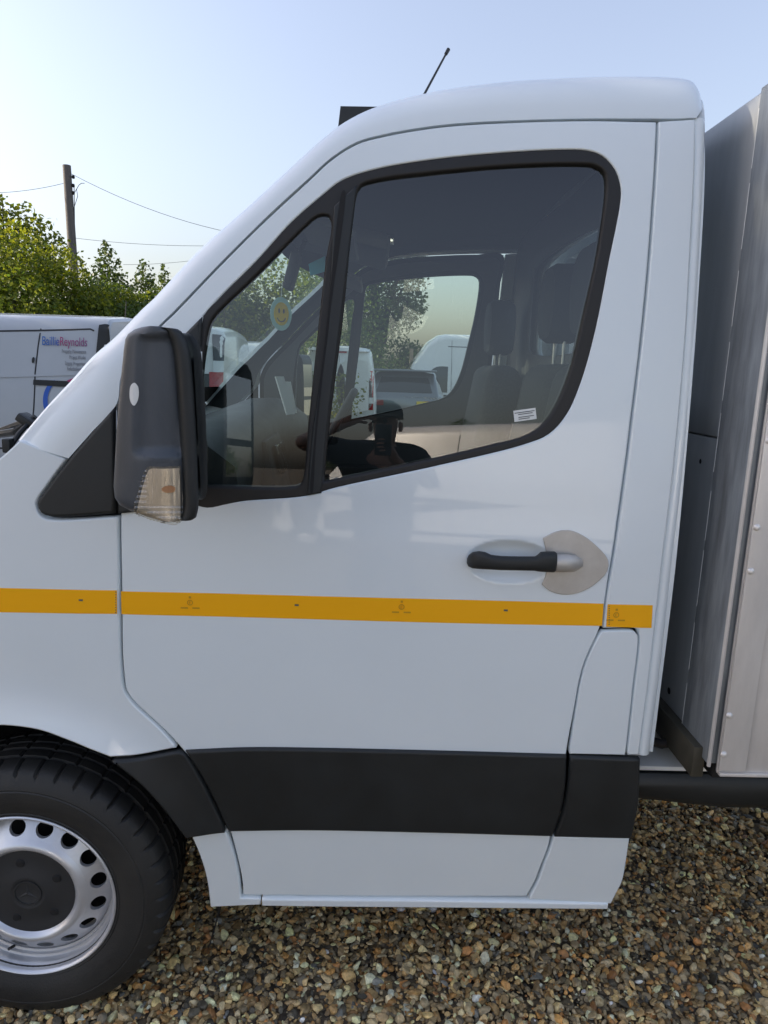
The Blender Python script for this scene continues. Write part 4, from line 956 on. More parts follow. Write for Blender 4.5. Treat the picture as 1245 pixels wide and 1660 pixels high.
def van_stations(L, H, hood=1.05, nose=.95, W=1.95, rr=.16, square=False):
    w = W/2; ws = -(L-hood-.05)
    return ([(0,.45,H-.035,w-.03,w-.13,.07),(-.02,.36,H-.012,w-.012,w-.11,.10),(-.07,.33,H-.003,w-.002,w-.11,.11)] if square else []) + [(0,.45,H-.10,w-.06,w-.22,rr*.7),(-.03,.36,H-.05,w-.03,w-.17,rr),(-.10,.33,H-.015,w-.008,w-.14,rr),(-.30,.32,H,w,w-.12,rr),(-1.2,.32,H,w,w-.115,rr),(-2.4,.32,H,w,w-.115,rr),(ws+1.15,.32,H-.01,w,w-.13,rr),(ws+.95,.32,H-.05,w,w-.14,rr),(ws+.70,.32,H-.22,w,w-.16,rr),(ws+.30,.32,1.05+(H-.25-1.05)*.62,w-.005,w-.18,rr),(ws,.32,1.22,w-.01,w-.16,.14),(ws-.30,.32,1.10,w-.03,w-.14,.13),(ws-.70,.33,nose,w-.09,w-.2,.13),(-L+.12,.36,.84,w-.16,w-.28,.12),(-L,.42,.72,w-.28,w-.4,.10)]
def make_van(name, label, loc, rz, L, H, W=1.95, group=None, side_glass=False, paint=None, front=True, far_detail=True, cab_glass=True, square=False):
    sts = van_stations(L, H, W=W, square=square); sts = [q for i, q in enumerate(sts) if not (square and i in (3, 4, 5))]
    V = Veh(name, label, 'van', loc, rz, W, sts, 1.02, paint or VPAINT, group)
    ws = -(L-1.10)
    sides = ['n', 'f'] if far_detail else ['n']
    for sd_ in sides:
        zt = H-.42 if H < 2.2 else 1.78
        if cab_glass:
            V.patch('side_window', [(ws+.36,1.16),(ws+.85,zt-.05),(ws+1.0,zt),(ws+1.22,zt,'c'),(ws+1.22,1.10,'c'),(ws+.42,1.10)], sd_, CARGLASS)
        V.seam([(ws+.25,.45),(ws+.22,.9),(ws+.30,1.12)], sd_); V.seam([(ws+1.32,.42),(ws+1.32,1.2),(ws+1.30,H-.16)], sd_)
        V.seam([(ws+2.35,.42),(ws+2.35,H-.16)], sd_)
        V.seam([(-.35,1.0),(ws+1.32,1.0)], sd_, .014)
        V.patch('side_moulding', [(-.12,.62,'c'),(-.12,.74,'c'),(ws+.25,.74,'c'),(ws+.25,.62,'c')], sd_, PLASTIC, .008, res=.5, edge=.3)
        V.patch('door_handle', [(ws+1.08,1.00,'c'),(ws+1.25,1.00,'c'),(ws+1.25,1.04,'c'),(ws+1.08,1.04,'c')], sd_, PLASTIC, .02)
        if side_glass: V.patch('side_window', [(ws+1.45,1.10),(ws+1.45,H-.36),(ws+2.6,H-.36),(ws+2.6,1.10)], sd_, CARGLASS)
    for x in (-.95, ws-.15):
        for nr in (True, False): V.wheel(x, nr)
    V.patch('windscreen', [(.22,1.24,'c'),(W-.22,1.24,'c'),(W-.30,min(H-.30,1.95),'c'),(.30,min(H-.30,1.95),'c')], 'w', CARGLASS)
    V.patch('grille', [(.45,.55),(W-.45,.55),(W-.45,.80),(.45,.80)], 'w', PLASTIC, .01)
    for y in (.17, W-.42): V.patch('headlamp', [(y,.72,'c'),(y+.25,.72,'c'),(y+.25,.92,'c'),(y,.92,'c')], 'w', LAMPW, .01)
    V.patch('bumper', [(.12,.40),(W-.12,.40),(W-.12,.54),(.12,.54)], 'w', PLASTIC, .012)
    for y in (-.14, W+.02):
        rounded(V3(ws+.30, y+.06, 1.22), (.10,.17,.24), .035).build('wing_mirror', PLASTIC, V.root)
    return V
def make_rear(V, H, W, lamp=RED, glass=True, cluster=(.75,1.35)):
    V.seam([(W/2,.50),(W/2,H-.18)], 'r'); z0, z1 = cluster
    for y0 in (.075, W-.175):
        V.patch('tail_lamp', [(y0,z0,'c'),(y0+.10,z0,'c'),(y0+.10,z1,'c'),(y0,z1,'c')], 'r', lamp, .012)
        V.patch('reversing_lamp', [(y0+.005,z0+.14,'c'),(y0+.095,z0+.14,'c'),(y0+.095,z0+.27,'c'),(y0+.005,z0+.27,'c')], 'r', LAMPW, .016)
    V.patch('rear_bumper', [(.10,.36,'c'),(W-.10,.36,'c'),(W-.10,.58,'c'),(.10,.58,'c')], 'r', PLASTIC, .03)
    for y0 in (.24, W/2+.05):
        V.patch('door_pressing', [(y0,.80),(y0,H-.34),(y0+.62,H-.34),(y0+.62,.80)], 'r', V.body.data.materials[0], .012)
    V.patch('brake_lamp', [(W/2-.16,H-.125,'c'),(W/2+.16,H-.125,'c'),(W/2+.16,H-.085,'c'),(W/2-.16,H-.085,'c')], 'r', RED, .015)

# --- the lettered van on the left, broadside, 5.3 m away
YV = 5.30; rl = atY(172,600,YV)
V1 = make_van(paint=mk('shaded_white_paint', (.44,.47,.50), .35, coat=.6, noise=.03, nscale=2), name='lettered_van', label= 'white panel van with blue and pink lettering, left of the truck', loc=(rl.x, YV-.0, 0), rz=0, L=5.0, H=1.985, cab_glass=True, square=True)  # white paint greyed: the shade on this van is put into its colour
RX = rl.x
def v1(px, py): p = atY(px, py, YV); return (p.x-RX, p.z)
def v1c(px, py): return v1(px, py)+('c',)
lc = V1.patch('tail_lamp', [v1c(151,525),v1c(160,523.5),v1(167,525),v1(171,548),v1c(171,557),v1c(162,558),v1c(160,606),v1c(148,606)], 'n', PLASTIC, .012, res=.03, edge=.03)
V1.patch('reversing_lamp', [v1c(162,558.5),v1c(171,557.5),v1c(171,568),v1c(161.5,568)], 'n', LAMPW, .010)
V1.patch('sliding_rail', [v1c(49,615.5),v1c(132,619),v1c(132,629),v1c(49,624)], 'n', PLASTIC, .012)
V1.patch('pink_flash', [v1c(104,617),v1c(132,606),v1c(132,620),v1c(106,619)], 'n', mk('pink_vinyl', (.42,.03,.13), .45), .014)
BLUEV = mk('blue_vinyl', (.02,.11,.50), .45)
c0 = v1(92,650); r0 = .115
arc_o = [(c0[0]+1.0*r0*math.cos(t), c0[1]+1.35*r0*math.sin(t)) for t in np.linspace(R(105), R(290), 14)]; arc_i = [(c0[0]+.70*r0*math.cos(t), c0[1]+1.12*r0*math.sin(t)) for t in np.linspace(R(290), R(105), 14)]
V1.patch('blue_letter_shape', arc_o+arc_i, 'n', BLUEV, .008, res=.05, edge=.02)
V1.patch('blue_letter_shape', [v1c(99,629),v1c(112,629),v1c(108,640),v1c(100,640)], 'n', BLUEV, .008)
V1.seam([v1(53,531),v1(51,560),v1(50,605),v1(51,625),v1(52,660),v1(51,690)], 'n', .010)
V1.seam([v1(-120,537),v1(0,535),v1(60,534),v1(136,532),v1(143,535)], 'n', .012)
V1.patch('waist_crease', [v1c(-200,607),v1c(0,609),v1c(128,605),v1c(128,608),v1c(0,612),v1c(-200,611)], 'n', V1.body.data.materials[0], .010, res=.3, edge=.2)
V1.patch('door_handle', [v1(44.5,579),v1(47.5,579),v1(47.5,588),v1(44.5,588)], 'n', PLASTIC, .012, edge=.01)
def grad_text_mat(x0, x1):
    M = bpy.data.materials.new('letter_vinyl'); M.use_nodes = True; t = M.node_tree; b = t.nodes['Principled BSDF']
    tc = t.nodes.new('ShaderNodeTexCoord'); sp = t.nodes.new('ShaderNodeSeparateXYZ'); t.links.new(tc.outputs['Object'], sp.inputs[0])
    mr = t.nodes.new('ShaderNodeMapRange'); mr.inputs[1].default_value = x0; mr.inputs[2].default_value = x1; t.links.new(sp.outputs[0], mr.inputs[0])
    r = t.nodes.new('ShaderNodeValToRGB'); e = r.color_ramp.elements; e[0].color = (.03,.16,.52,1); e[1].color = (.30,.10,.26,1)
    q = e.new(.36); q.color = (.05,.13,.50,1); q = e.new(.40); q.color = (.42,.06,.20,1)
    t.links.new(mr.outputs[0], r.inputs[0]); t.links.new(r.outputs[0], b.inputs['Base Color']); b.inputs['Roughness'].default_value = .5
    return M
def v1_text(body, px, py, px_end, hgt_px, mat, align, shear=0., bold=0.):
    "lettering on the near side, baseline at py, height given in photo pixels"
    a = v1(px, py); b_ = v1(px_end, py); size = hgt_px*YV/F_PX/.73
    h = V1.tree.ray_cast(V3(a[0], -3, a[1]), V3(0,1,0)); yb = h[0].y if h[0] else 0
    o = text_obj('lettering', body, size, mat, V1.root, Matrix.Translation((a[0], yb-.010, a[1])) @ FACE_CAM, .0008, 1., 'LEFT', shear, bold)
    xs = [v.co.x for v in o.data.vertices]; s_ = (b_[0]-a[0])/(max(xs)-min(xs)); m0 = min(xs)
    for v in o.data.vertices: v.co.x = a[0]+(v.co.x-m0)*s_
    return o
v1_text('BaillieReynolds', 58.5, 558.5, 132.5, 14.5, grad_text_mat(v1(58,558)[0], v1(132,558)[0]), 'LEFT', .12, .0)
GREYV = mk('grey_vinyl', (.26,.27,.30), .5)
for tx, x0, y in (('Property Maintenance', 92, 571.5),('Project Works', 105, 581.5),('Empty Properties', 99, 591.5),('Refurbishments', 103, 600.5)): v1_text(tx, x0, y, 131.5, 6.2, GREYV, 'LEFT')
ap = v1(133,521); MB().tube([V3(ap[0], .9, 1.98), V3(ap[0]+.02, .9, 2.16)], .005, 6).build('aerial', PLASTIC, V1.root)

# --- second white van behind it, tail lamp seen through the quarter pane
r2 = atY(358,600,7.7)
V2 = make_van('white_van', 'white van with a smoked and red tail lamp, seen through the front quarter pane', (r2.x, 7.7, 0), 0, 5.0, 2.06)
V2.patch('tail_lamp', [(-.10,1.70,'c'),(.0,1.70,'c'),(-.0,1.98,'c'),(-.12,1.98,'c')], 'n', SMOKE, .012)
V2.patch('reversing_lamp', [(-.10,1.58,'c'),(-.0,1.58,'c'),(-.0,1.70,'c'),(-.10,1.70,'c')], 'n', LAMPW, .012)
V2.patch('tail_lamp', [(-.12,1.0,'c'),(-.0,1.0,'c'),(-.0,1.58,'c'),(-.14,1.58,'c')], 'n', RED, .012)
V2.patch('lamp_surround', [(-.20,.95,'c'),(-.12,.95,'c'),(-.14,1.56,'c'),(-.20,1.56,'c')], 'n', SMOKE, .012)
# --- windowed van farther off
r3 = atY(446,600,10.2)
make_van('windowed_van', 'pale van with dark side windows, beyond the dashboard behind the smoked lamp van', (r3.x, 10.2, 0), 0, 4.8, 1.98, side_glass=True)
# --- white van seen from behind through the side glass
p4 = atY(487,600,15.5); p4b = atY(612,600,15.5); W4 = p4b.x-p4.x
V4 = make_van('white_van', 'white van seen from behind with upright red tail lamps', (p4.x, 15.5, 0), R(-90), 4.9, 2.10, W=W4)
make_rear(V4, 2.10, W4, cluster=(.78,1.62))
V4.patch('number_plate', [(W4/2-.26,.62,'c'),(W4/2+.26,.62,'c'),(W4/2+.26,.73,'c'),(W4/2-.26,.73,'c')], 'r', mk('plate_yellow', (.85,.62,.03), .4), .04)
V4.patch('spoiler', [(.14,2.02,'c'),(W4-.14,2.02,'c'),(W4-.18,2.09,'c'),(.18,2.09,'c')], 'r', V4.body.data.materials[0], .10)
# --- tall van beyond
p5 = atY(655,600,19.0)
V5 = make_van('tall_white_van', 'tall high roof white van parked side on, seen through both side windows', (p5.x+5.9-1.15, 19.0, 0), 0, 5.9, 2.62, W=2.0)
V5.patch('side_pressing', [(-5.9+2.55,1.05),(-5.9+2.55,2.05),(-5.9+3.9,2.05),(-5.9+3.9,1.05)], 'n', V5.body.data.materials[0], .012)
V5.seam([(-3.6,2.30),(-.2,2.30)], 'n', .02)
# --- grey sports utility car, tail towards us
SUVP = mk('grey_car_paint', (.16,.175,.19), .28, metal=.5, coat=1)
p6 = atY(588,600,15.8); p6b = atY(724,600,15.8); W6 = p6b.x-p6.x; w6 = W6/2
st6 = [(0,.50,.98,w6-.12,w6-.2,.10),(-.04,.40,1.08,w6-.05,w6-.14,.10),(-.12,.34,1.13,w6-.01,w6-.13,.10),(-.30,.32,1.36,w6,w6-.17,.12),(-.52,.32,1.60,w6,w6-.22,.12),(-1.0,.32,1.64,w6,w6-.2,.13),(-1.9,.32,1.66,w6,w6-.2,.13),(-2.4,.32,1.60,w6,w6-.2,.13),(-2.9,.32,1.25,w6,w6-.2,.13),(-3.2,.32,1.08,w6,w6-.14,.12),(-3.9,.34,1.0,w6-.06,w6-.2,.12),(-4.2,.42,.85,w6-.2,w6-.3,.10)]
V6 = Veh('grey_car', 'grey sports utility car with roof spoiler and yellow number plate, seen from behind', 'car', (p6.x, 15.8, 0), R(-94), W6, st6, .95, SUVP)
V6.patch('rear_window', [(.30,1.18,'c'),(W6-.30,1.18,'c'),(W6-.40,1.50,'c'),(.40,1.50,'c')], 'r', CARGLASS, .012)
rounded(V3(-.42, w6, 1.645), (.36, W6-.42, .05), .02).build('spoiler', SUVP, V6.root)
def lampbar(y0, y1): V6.patch('tail_lamp', [(y0,.88,'c'),(y1,.88,'c'),(y1,1.0,'c'),(y0,1.0,'c')], 'r', mk('clear_red_lamp', (.35,.10,.10), .2, coat=1), .014)
lampbar(.10,.48); lampbar(W6-.48, W6-.10)
ypl = atY(695,648,15.8).x-p6.x
pl_ = V6.patch('number_plate', [(ypl-.27,.76,'c'),(ypl+.27,.76,'c'),(ypl+.27,.99,'c'),(ypl-.27,.99,'c')], 'r', MATS['plate_yellow'], .03)
V6.patch('rear_bumper', [(.10,.36,'c'),(W6-.10,.36,'c'),(W6-.10,.62,'c'),(.10,.62,'c')], 'r', PLASTIC, .03)
for x in (-.85, -3.4):
    for nr in (True, False): V6.wheel(x, nr, .36)
for sd_ in 'nf': V6.patch('side_window', [(-.75,1.10,'c'),(-.95,1.48),(-2.2,1.50),(-2.75,1.10,'c')], sd_, CARGLASS)
def rear_text(V, body, y0, y1, z, size, mat, xo):
    o = text_obj('lettering', body, size, mat, V.root, Matrix(((0,0,1,xo),(1,0,0,y0),(0,1,0,z),(0,0,0,1))), .002)
    ys = [v.co.y for v in o.data.vertices]; s_ = (y1-y0)/(max(ys)-min(ys)); m0 = min(ys)
    for v in o.data.vertices: v.co.y = y0+(v.co.y-m0)*s_
rear_text(V6, 'RANGE ROVER', ypl-.55, ypl+.28, 1.03, .08, CHROME, -.02)
# --- vehicles behind the photographer: they show only as reflections in panes, paint and mirror
VB = make_van('white_van', 'sunlit white van behind the photographer, reflected along the bottom of the side window', (3.6, -5.0, 0), R(38), 5.4, 2.16)
back = 'vans parked across the yard, reflected in the door mirror'
P0 = make_van('white_van', 'white van facing the truck across the yard, tiny in the mirror reflection', (21.0, -3.6, 0), 0, 5.2, 2.4, group=back)
for k, (x, y) in enumerate(((22.0,-7.2),(23.0,-10.6),(20.5,.8))):
    c = copy_tree(P0.root); c.location = (x, y, 0); c['group'] = back
P0.root['group'] = back
LOCAL[0] = False

# ================================================================== trees, hedge, fence, pole
def leaf_material(name, c1, c2, trans=.45):
    M = bpy.data.materials.new(name); M.use_nodes = True; t = M.node_tree; t.nodes.clear()
    o = t.nodes.new('ShaderNodeOutputMaterial'); at = t.nodes.new('ShaderNodeAttribute'); at.attribute_name = 'tint'
    sp = t.nodes.new('ShaderNodeSeparateColor'); t.links.new(at.outputs['Color'], sp.inputs[0])
    mx = t.nodes.new('ShaderNodeMix'); mx.data_type = 'RGBA'; mx.inputs['A'].default_value = (*c1, 1); mx.inputs['B'].default_value = (*c2, 1); t.links.new(sp.outputs[0], mx.inputs['Factor'])
    d = t.nodes.new('ShaderNodeBsdfPrincipled'); d.inputs['Roughness'].default_value = .5; d.inputs['Specular IOR Level'].default_value = .35; t.links.new(mx.outputs['Result'], d.inputs['Base Color'])
    tr = t.nodes.new('ShaderNodeBsdfTranslucent'); m2 = t.nodes.new('ShaderNodeMix'); m2.data_type = 'RGBA'; m2.blend_type = 'MULTIPLY'; m2.inputs['Factor'].default_value = 1; m2.inputs['B'].default_value = (1.5,1.35,.5,1)
    t.links.new(mx.outputs['Result'], m2.inputs['A']); t.links.new(m2.outputs['Result'], tr.inputs[0])
    ms = t.nodes.new('ShaderNodeMixShader'); ms.inputs[0].default_value = trans
    t.links.new(d.outputs[0], ms.inputs[1]); t.links.new(tr.outputs[0], ms.inputs[2]); t.links.new(ms.outputs[0], o.inputs[0])
    return M
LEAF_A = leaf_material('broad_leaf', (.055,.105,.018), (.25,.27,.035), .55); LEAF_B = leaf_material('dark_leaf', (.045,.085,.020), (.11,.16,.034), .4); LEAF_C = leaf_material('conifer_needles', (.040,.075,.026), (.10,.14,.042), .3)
BARK = mk('bark', (.10,.08,.06), .9, noise=.4, nscale=9, bump=.8, bscale=40, stretch=(1,1,.2))
def leaves(name, blobs, n, size, mat, parent, sway=.12, shell=.65, flat=.0):
    wts = np.array([b[3]*b[4]*b[5] for b in blobs])**.75; wts /= wts.sum(); idx = rng.choice(len(blobs), n, p=wts); B = np.array(blobs)[idx]
    d = rng.normal(size=(n, 3)); d /= np.linalg.norm(d, axis=1)[:, None]; rad = np.where(rng.random(n) < shell, rng.normal(.93, .10, n), rng.random(n)**.5)
    rad *= 1+.16*np.sin(d[:, 0]*7+B[:, 0]*3)*np.cos(d[:, 2]*6+B[:, 1]) + .08*np.sin(d[:, 1]*13+d[:, 2]*11)
    C_ = B[:, :3]+d*rad[:, None]*B[:, 3:6]; C_[:, 2] = np.maximum(C_[:, 2], .05)
    nrm = rng.normal(size=(n, 3)); nrm[:, 2] += .5; nrm += d*.6; nrm /= np.linalg.norm(nrm, axis=1)[:, None]
    up = rng.normal(size=(n, 3)); up[:, 2] -= .4; t = np.cross(nrm, up); t /= np.linalg.norm(t, axis=1)[:, None]; b = np.cross(nrm, t)
    s_ = (size*rng.uniform(.6, 1.3, n))[:, None]
    V = np.stack([C_-t*s_*.5, C_-b*s_*.30+nrm*s_*.06, C_+t*s_*.5, C_+b*s_*.30+nrm*s_*.06], 1).reshape(-1, 3)
    me = bpy.data.meshes.new(name); me.vertices.add(len(V)); me.vertices.foreach_set('co', V.ravel().astype(np.float32))
    me.loops.add(4*n); me.loops.foreach_set('vertex_index', np.arange(4*n).astype(np.int32)); me.polygons.add(n); me.polygons.foreach_set('loop_start', (np.arange(n)*4).astype(np.int32)); me.update(calc_edges=True)
    tv = np.clip(rng.normal(.36, .22, n)+.10*np.sin(C_[:, 0]*2.7)*np.sin(C_[:, 2]*3.1), 0, 1); ca = np.ones((4*n, 4), np.float32); ca[:, :3] = np.repeat(tv, 4)[:, None]
    at = me.color_attributes.new('tint', 'FLOAT_COLOR', 'POINT'); at.data.foreach_set('color', ca.ravel())
    me.materials.append(mat); o = bpy.data.objects.new(name, me); link(o, parent)
    if parent is not None and parent.type == 'EMPTY': o.matrix_parent_inverse = parent_inv(parent)
    return o
def tree(name, label, loc, h, blobs, n, size, mat, trunk_r=.12, cat='tree', group=None, limbs=5, **kw):
    root = empty(name, loc); tag(root, label, cat, group); l = Vector(loc)
    bl = [(l.x+b[0], l.y+b[1], b[2], b[3], b[4], b[5]) for b in blobs]
    leaves('crown', bl, n, size, mat, root, **kw)
    tk = MB().tube([l+V3(0,0,-.1), l+V3(.03,0,h*.3), l+V3(-.04,.03,h*.6), l+V3(.02,0,h*.92)], [trunk_r*1.25, trunk_r, trunk_r*.6, trunk_r*.15], 10)
    for b in bl[:limbs]:
        c = Vector(b[:3]); s_ = l+V3(0,0,max(.3, min(c.z*.55, h*.6))); tk.tube([s_, s_.lerp(c, .5)+V3(0,0,.1), c+V3(0,0,b[5]*.4)], [trunk_r*.55, trunk_r*.32, trunk_r*.1], 6)
    tk.build('trunk', BARK, root); return root
def at_px(px, Y): return atY(px, 600, Y).x
def zt(py, px, Y): return atY(px, py, Y).z
def blobs_rand(n, rx, ry, z0, z1, r):
    out = []
    for k in range(n):
        out.append((random.uniform(-rx, rx), random.uniform(-ry, ry), random.uniform(z0, z1), r*random.uniform(.7, 1.25), r*random.uniform(.7, 1.2), r*random.uniform(.65, 1.1)))
    return out
def bush(name, label, px, Y, top_py, half, n, size, mat, nb=16, cat='bush', group=None, ry=.8):
    x = at_px(px, Y); z = zt(top_py, px, Y); r = half*.42
    bl = [(0,0,z-r*.8,r,r,r*.85)]+blobs_rand(nb, half*.75, ry, .5, z-r*.9, r)
    return tree(name, label, (x, Y, 0), z*.8, bl, n, size, mat, .07, cat, group)
bush('leafy_bush', 'broad bright green bush left of the pole, behind the lettered van', 30, 11.0, 362, 1.35, 26000, .066, LEAF_A, 20)
bush('leafy_bush', 'dark green bush at the foot of the pole', 108, 11.6, 402, .95, 17000, .062, LEAF_A, 14)
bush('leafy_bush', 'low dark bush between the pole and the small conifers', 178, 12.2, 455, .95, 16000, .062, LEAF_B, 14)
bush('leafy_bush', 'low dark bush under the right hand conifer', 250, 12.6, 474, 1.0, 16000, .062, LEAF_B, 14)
bush('leafy_bush', 'large bush at the far left edge, behind the lettered van', -110, 11.2, 345, 1.5, 20000, .07, LEAF_A, 18)
x = at_px(22, 14.0); zz = zt(296, 22, 14.0)
tree('young_tree', 'loose crowned light green tree rising above the bright bush', (x, 14.0, 0), zz, [(-.35,0,zz-.45,.42,.4,.38),(.25,.1,zz-.75,.5,.4,.4),(-.9,0,zz-.7,.55,.4,.45),(.75,0,zz-1.15,.45,.4,.42),(0,0,zz-1.5,.9,.7,.7),(-1.3,0,zz-1.4,.7,.6,.6)], 5200, .10, LEAF_A, .06, shell=.4)
def conifer(label, px, Y, top_py, rad, n):
    x = at_px(px, Y); z = zt(top_py, px, Y); bl = []
    for k in range(26):
        f = k/25; zz = z-.05-f*(z-.6); r_ = .10+rad*f**.8
        for q in range(3):
            a_ = k*2.4+q*2.09; bl.append((r_*.55*math.cos(a_), r_*.55*math.sin(a_), zz, r_*.62, r_*.62, .09+.08*f))
    return tree('conifer', label, (x, Y, 0), z, bl, n, .10, LEAF_C, .035, shell=.3, limbs=0)
conifer('small pointed conifer standing right of the pole', 181, 16.5, 393, 1.25, 14000)
conifer('second small conifer, lower and close to the windscreen pillar', 240, 17.0, 424, 1.1, 11000)
conifer('slim conifer top just showing beside the windscreen pillar', 271, 18.0, 432, .8, 6000)
bush('hedge_bush', 'sunlit green hedge bush seen through the left of the quarter pane', 365, 14.2, 455, 1.3, 11000, .095, LEAF_A, 16)
bush('hedge_bush', 'sunlit green hedge bush seen through the top of the quarter pane', 455, 14.8, 420, 1.5, 13000, .095, LEAF_A, 18)
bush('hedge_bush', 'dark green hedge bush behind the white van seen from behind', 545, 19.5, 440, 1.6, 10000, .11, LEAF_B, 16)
x = at_px(607, 23.0)
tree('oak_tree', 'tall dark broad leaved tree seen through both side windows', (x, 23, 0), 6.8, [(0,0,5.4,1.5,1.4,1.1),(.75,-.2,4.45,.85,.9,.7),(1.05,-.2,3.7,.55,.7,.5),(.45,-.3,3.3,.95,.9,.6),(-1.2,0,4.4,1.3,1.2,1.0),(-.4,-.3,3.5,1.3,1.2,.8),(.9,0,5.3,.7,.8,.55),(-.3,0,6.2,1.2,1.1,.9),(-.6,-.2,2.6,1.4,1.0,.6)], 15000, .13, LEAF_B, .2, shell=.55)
bush('hedge_bush', 'low clipped hedge behind the wooden fence', 668, 22.5, 556, 1.1, 6000, .10, LEAF_B, 12)
bush('hedge_bush', 'low hedge end beside the nose of the tall van', 720, 23.5, 560, 1.1, 5000, .10, LEAF_B, 10)
FENCE = empty('wooden_fence', (at_px(650, 20.8), 20.8, 0)); tag(FENCE, 'grey brown wooden board fence behind the grey car', 'fence')
fz = zt(569, 650, 20.8); FWOOD = mk('fence_wood', (.22,.18,.13), .85, noise=.25, nscale=6, stretch=(1,1,.15))
pm = None; x0 = at_px(560, 20.8)
for k in range(46):
    x = x0+.135*k
    if pm is None: pm = MB().box((0,0,0), (.125,.022,fz-.06), .003).build('board', FWOOD, FENCE); q = pm
    else: q = pm.copy(); COL.objects.link(q); q.parent = FENCE
    q.location = (x, 20.8+random.uniform(-.006,.006), fz/2+.02+random.uniform(-.015,.015))
for k in range(4):
    MB().box((x0+k*1.9, 20.86, fz/2+.04), (.10,.10,fz+.08), .005).build('post', FWOOD, FENCE)
# telegraph pole and its wires
YP = 22.0; pb = at_px(118, YP); ptop = atY(108,268,YP); POLE = empty('telegraph_pole', (atY(128,600,YP).x, YP, 0)); tag(POLE, 'weathered wooden telegraph pole with wires rising above the bushes', 'pole')
PW = mk('pole_wood', (.115,.11,.105), .85, noise=.3, nscale=5, stretch=(1,1,.1)); base = V3(atY(131,600,YP).x, YP, 0)
MB().tube([base, base.lerp(ptop, .5), ptop], [.15,.13,.115], 14).build('shaft', PW, POLE)
for py in (287,301,313):
    p = atY(116,py,YP); MB().tube([p-V3(.14,.0,0), p+V3(.02,0,0)], .018, 6).lathe([(.001,-.05),(.035,-.04),(.045,0),(.035,.05),(.001,.055)], 10, p+V3(.05,0,0), 'z').build('insulator', DARK, POLE)
WIRE = mk('wire', (.03,.03,.03), .6)
def wire(a, b, sag, r=.0065):
    P = [a.lerp(b, t)+V3(0,0,-sag*4*t*(1-t)) for t in np.linspace(0, 1, 14)]; MB().tube(P, r, 5).build('wire', WIRE, POLE)
wire(atY(116,282,YP), atY(420,385,YP), .25); wire(atY(122,386,YP), atY(400,397,YP), .1, .0055); wire(atY(200,429,YP), atY(400,407,YP), .1, .005)
wire(atY(104,297,YP), atY(-90,309,YP), .15); wire(atY(120,300,YP), atY(121,370,YP), .0, .012)
P = [atY(x, y, YP) for x, y in ((119,340),(126,318),(124,306),(121,312),(128,300),(132,297),(137,297))]; MB().tube(P, .009, 5).build('wire', WIRE, POLE)

# unseen tall trees added on the left to keep low sun off the truck
for k, (x, y, h, lb) in enumerate(((-9.6,2.6,7.0,'unseen tall tree added beyond the left edge to block the sun, level with the truck'),(-10.2,4.9,7.2,'unseen tall tree added beyond the left edge to block the sun, level with the lettered van'),(-9.8,.2,6.8,'unseen tall tree added beyond the left edge to block the sun, nearest the photographer'))):
    bl = [(0,0,h-1.6,1.7,1.7,1.6),(.7,.2,h-2.9,1.4,1.5,1.2),(-.8,-.2,h-2.8,1.6,1.5,1.3),(.2,.4,h-4.2,1.7,1.7,1.3),(-.2,0,2.2,1.7,1.5,1.2)]
    tree('sun_block_tree', lb, (x, y, 0), h, bl, 15000, .17, LEAF_B, .2, shell=.45)
# trees behind the photographer (reflections)
tback = 'trees behind the photographer, seen only as reflections'
T0 = tree('yard_tree', 'round dark tree on the far side of the yard behind the photographer', (6, -46, 0), 6.5, [(0,0,4.6,2.2,2.,1.7),(1.6,0,3.4,1.6,1.5,1.2),(-1.7,0,3.5,1.7,1.5,1.3),(0,.5,2.4,2.2,1.8,1.1)], 7000, .22, LEAF_B, .2, group=tback)
for (x, y) in ((-14,-48),(-8,-45),(-2,-49),(12,-47),(19,-44),(38,-16),(40,-9),(39,-3),(41,4),(37,-22),(42,11)):
    c = copy_tree(T0); c.location = (x, y, 0); c['group'] = tback

# ================================================================== the photographer
SKIN = mk('skin', (.32,.17,.11), .5, noise=.1, nscale=14); SHIRT = mk('black_cotton', (.012,.012,.013), .85, bump=.3, bscale=300)
JEANS = mk('dark_denim', (.03,.038,.06), .85); CAPM = mk('dark_cap', (.035,.037,.036), .8); SHOE = mk('shoe', (.05,.05,.05), .6)
def skinned(name, pts, edges, rad, mat, parent, root=0, sub=2):
    me = bpy.data.meshes.new(name); me.from_pydata([tuple(p) for p in pts], edges, []); o = bpy.data.objects.new(name, me); COL.objects.link(o)
    md = o.modifiers.new('s', 'SKIN'); md.use_smooth_shade = True
    sv_ = me.skin_vertices[0].data
    for i, r in enumerate(rad): sv_[i].radius = (r if isinstance(r, tuple) else (r, r)); sv_[i].use_root = (i == root)
    s2 = o.modifiers.new('d', 'SUBSURF'); s2.levels = sub; s2.render_levels = sub
    bpy.context.view_layer.update(); m2 = bpy.data.meshes.new_from_object(o.evaluated_get(bpy.context.evaluated_depsgraph_get())); bpy.data.objects.remove(o)
    m2.materials.clear(); m2.materials.append(mat); m2.shade_smooth(); q = bpy.data.objects.new(name, m2); link(q, parent)
    if parent is not None and parent.type == 'EMPTY': q.matrix_parent_inverse = parent_inv(parent)
    return q
MAN = empty('person', (.03, -.52, 0)); tag(MAN, 'person in black shirt and cap photographing the truck, reflected in the side window', 'person')
mx, my = .03, -.50
J = {}; pts = []; edges = []; rad = []
def jv(n, p, r, par=None):
    J[n] = len(pts); pts.append(Vector(p)); rad.append(r)
    if par: edges.append((J[par], J[n]))
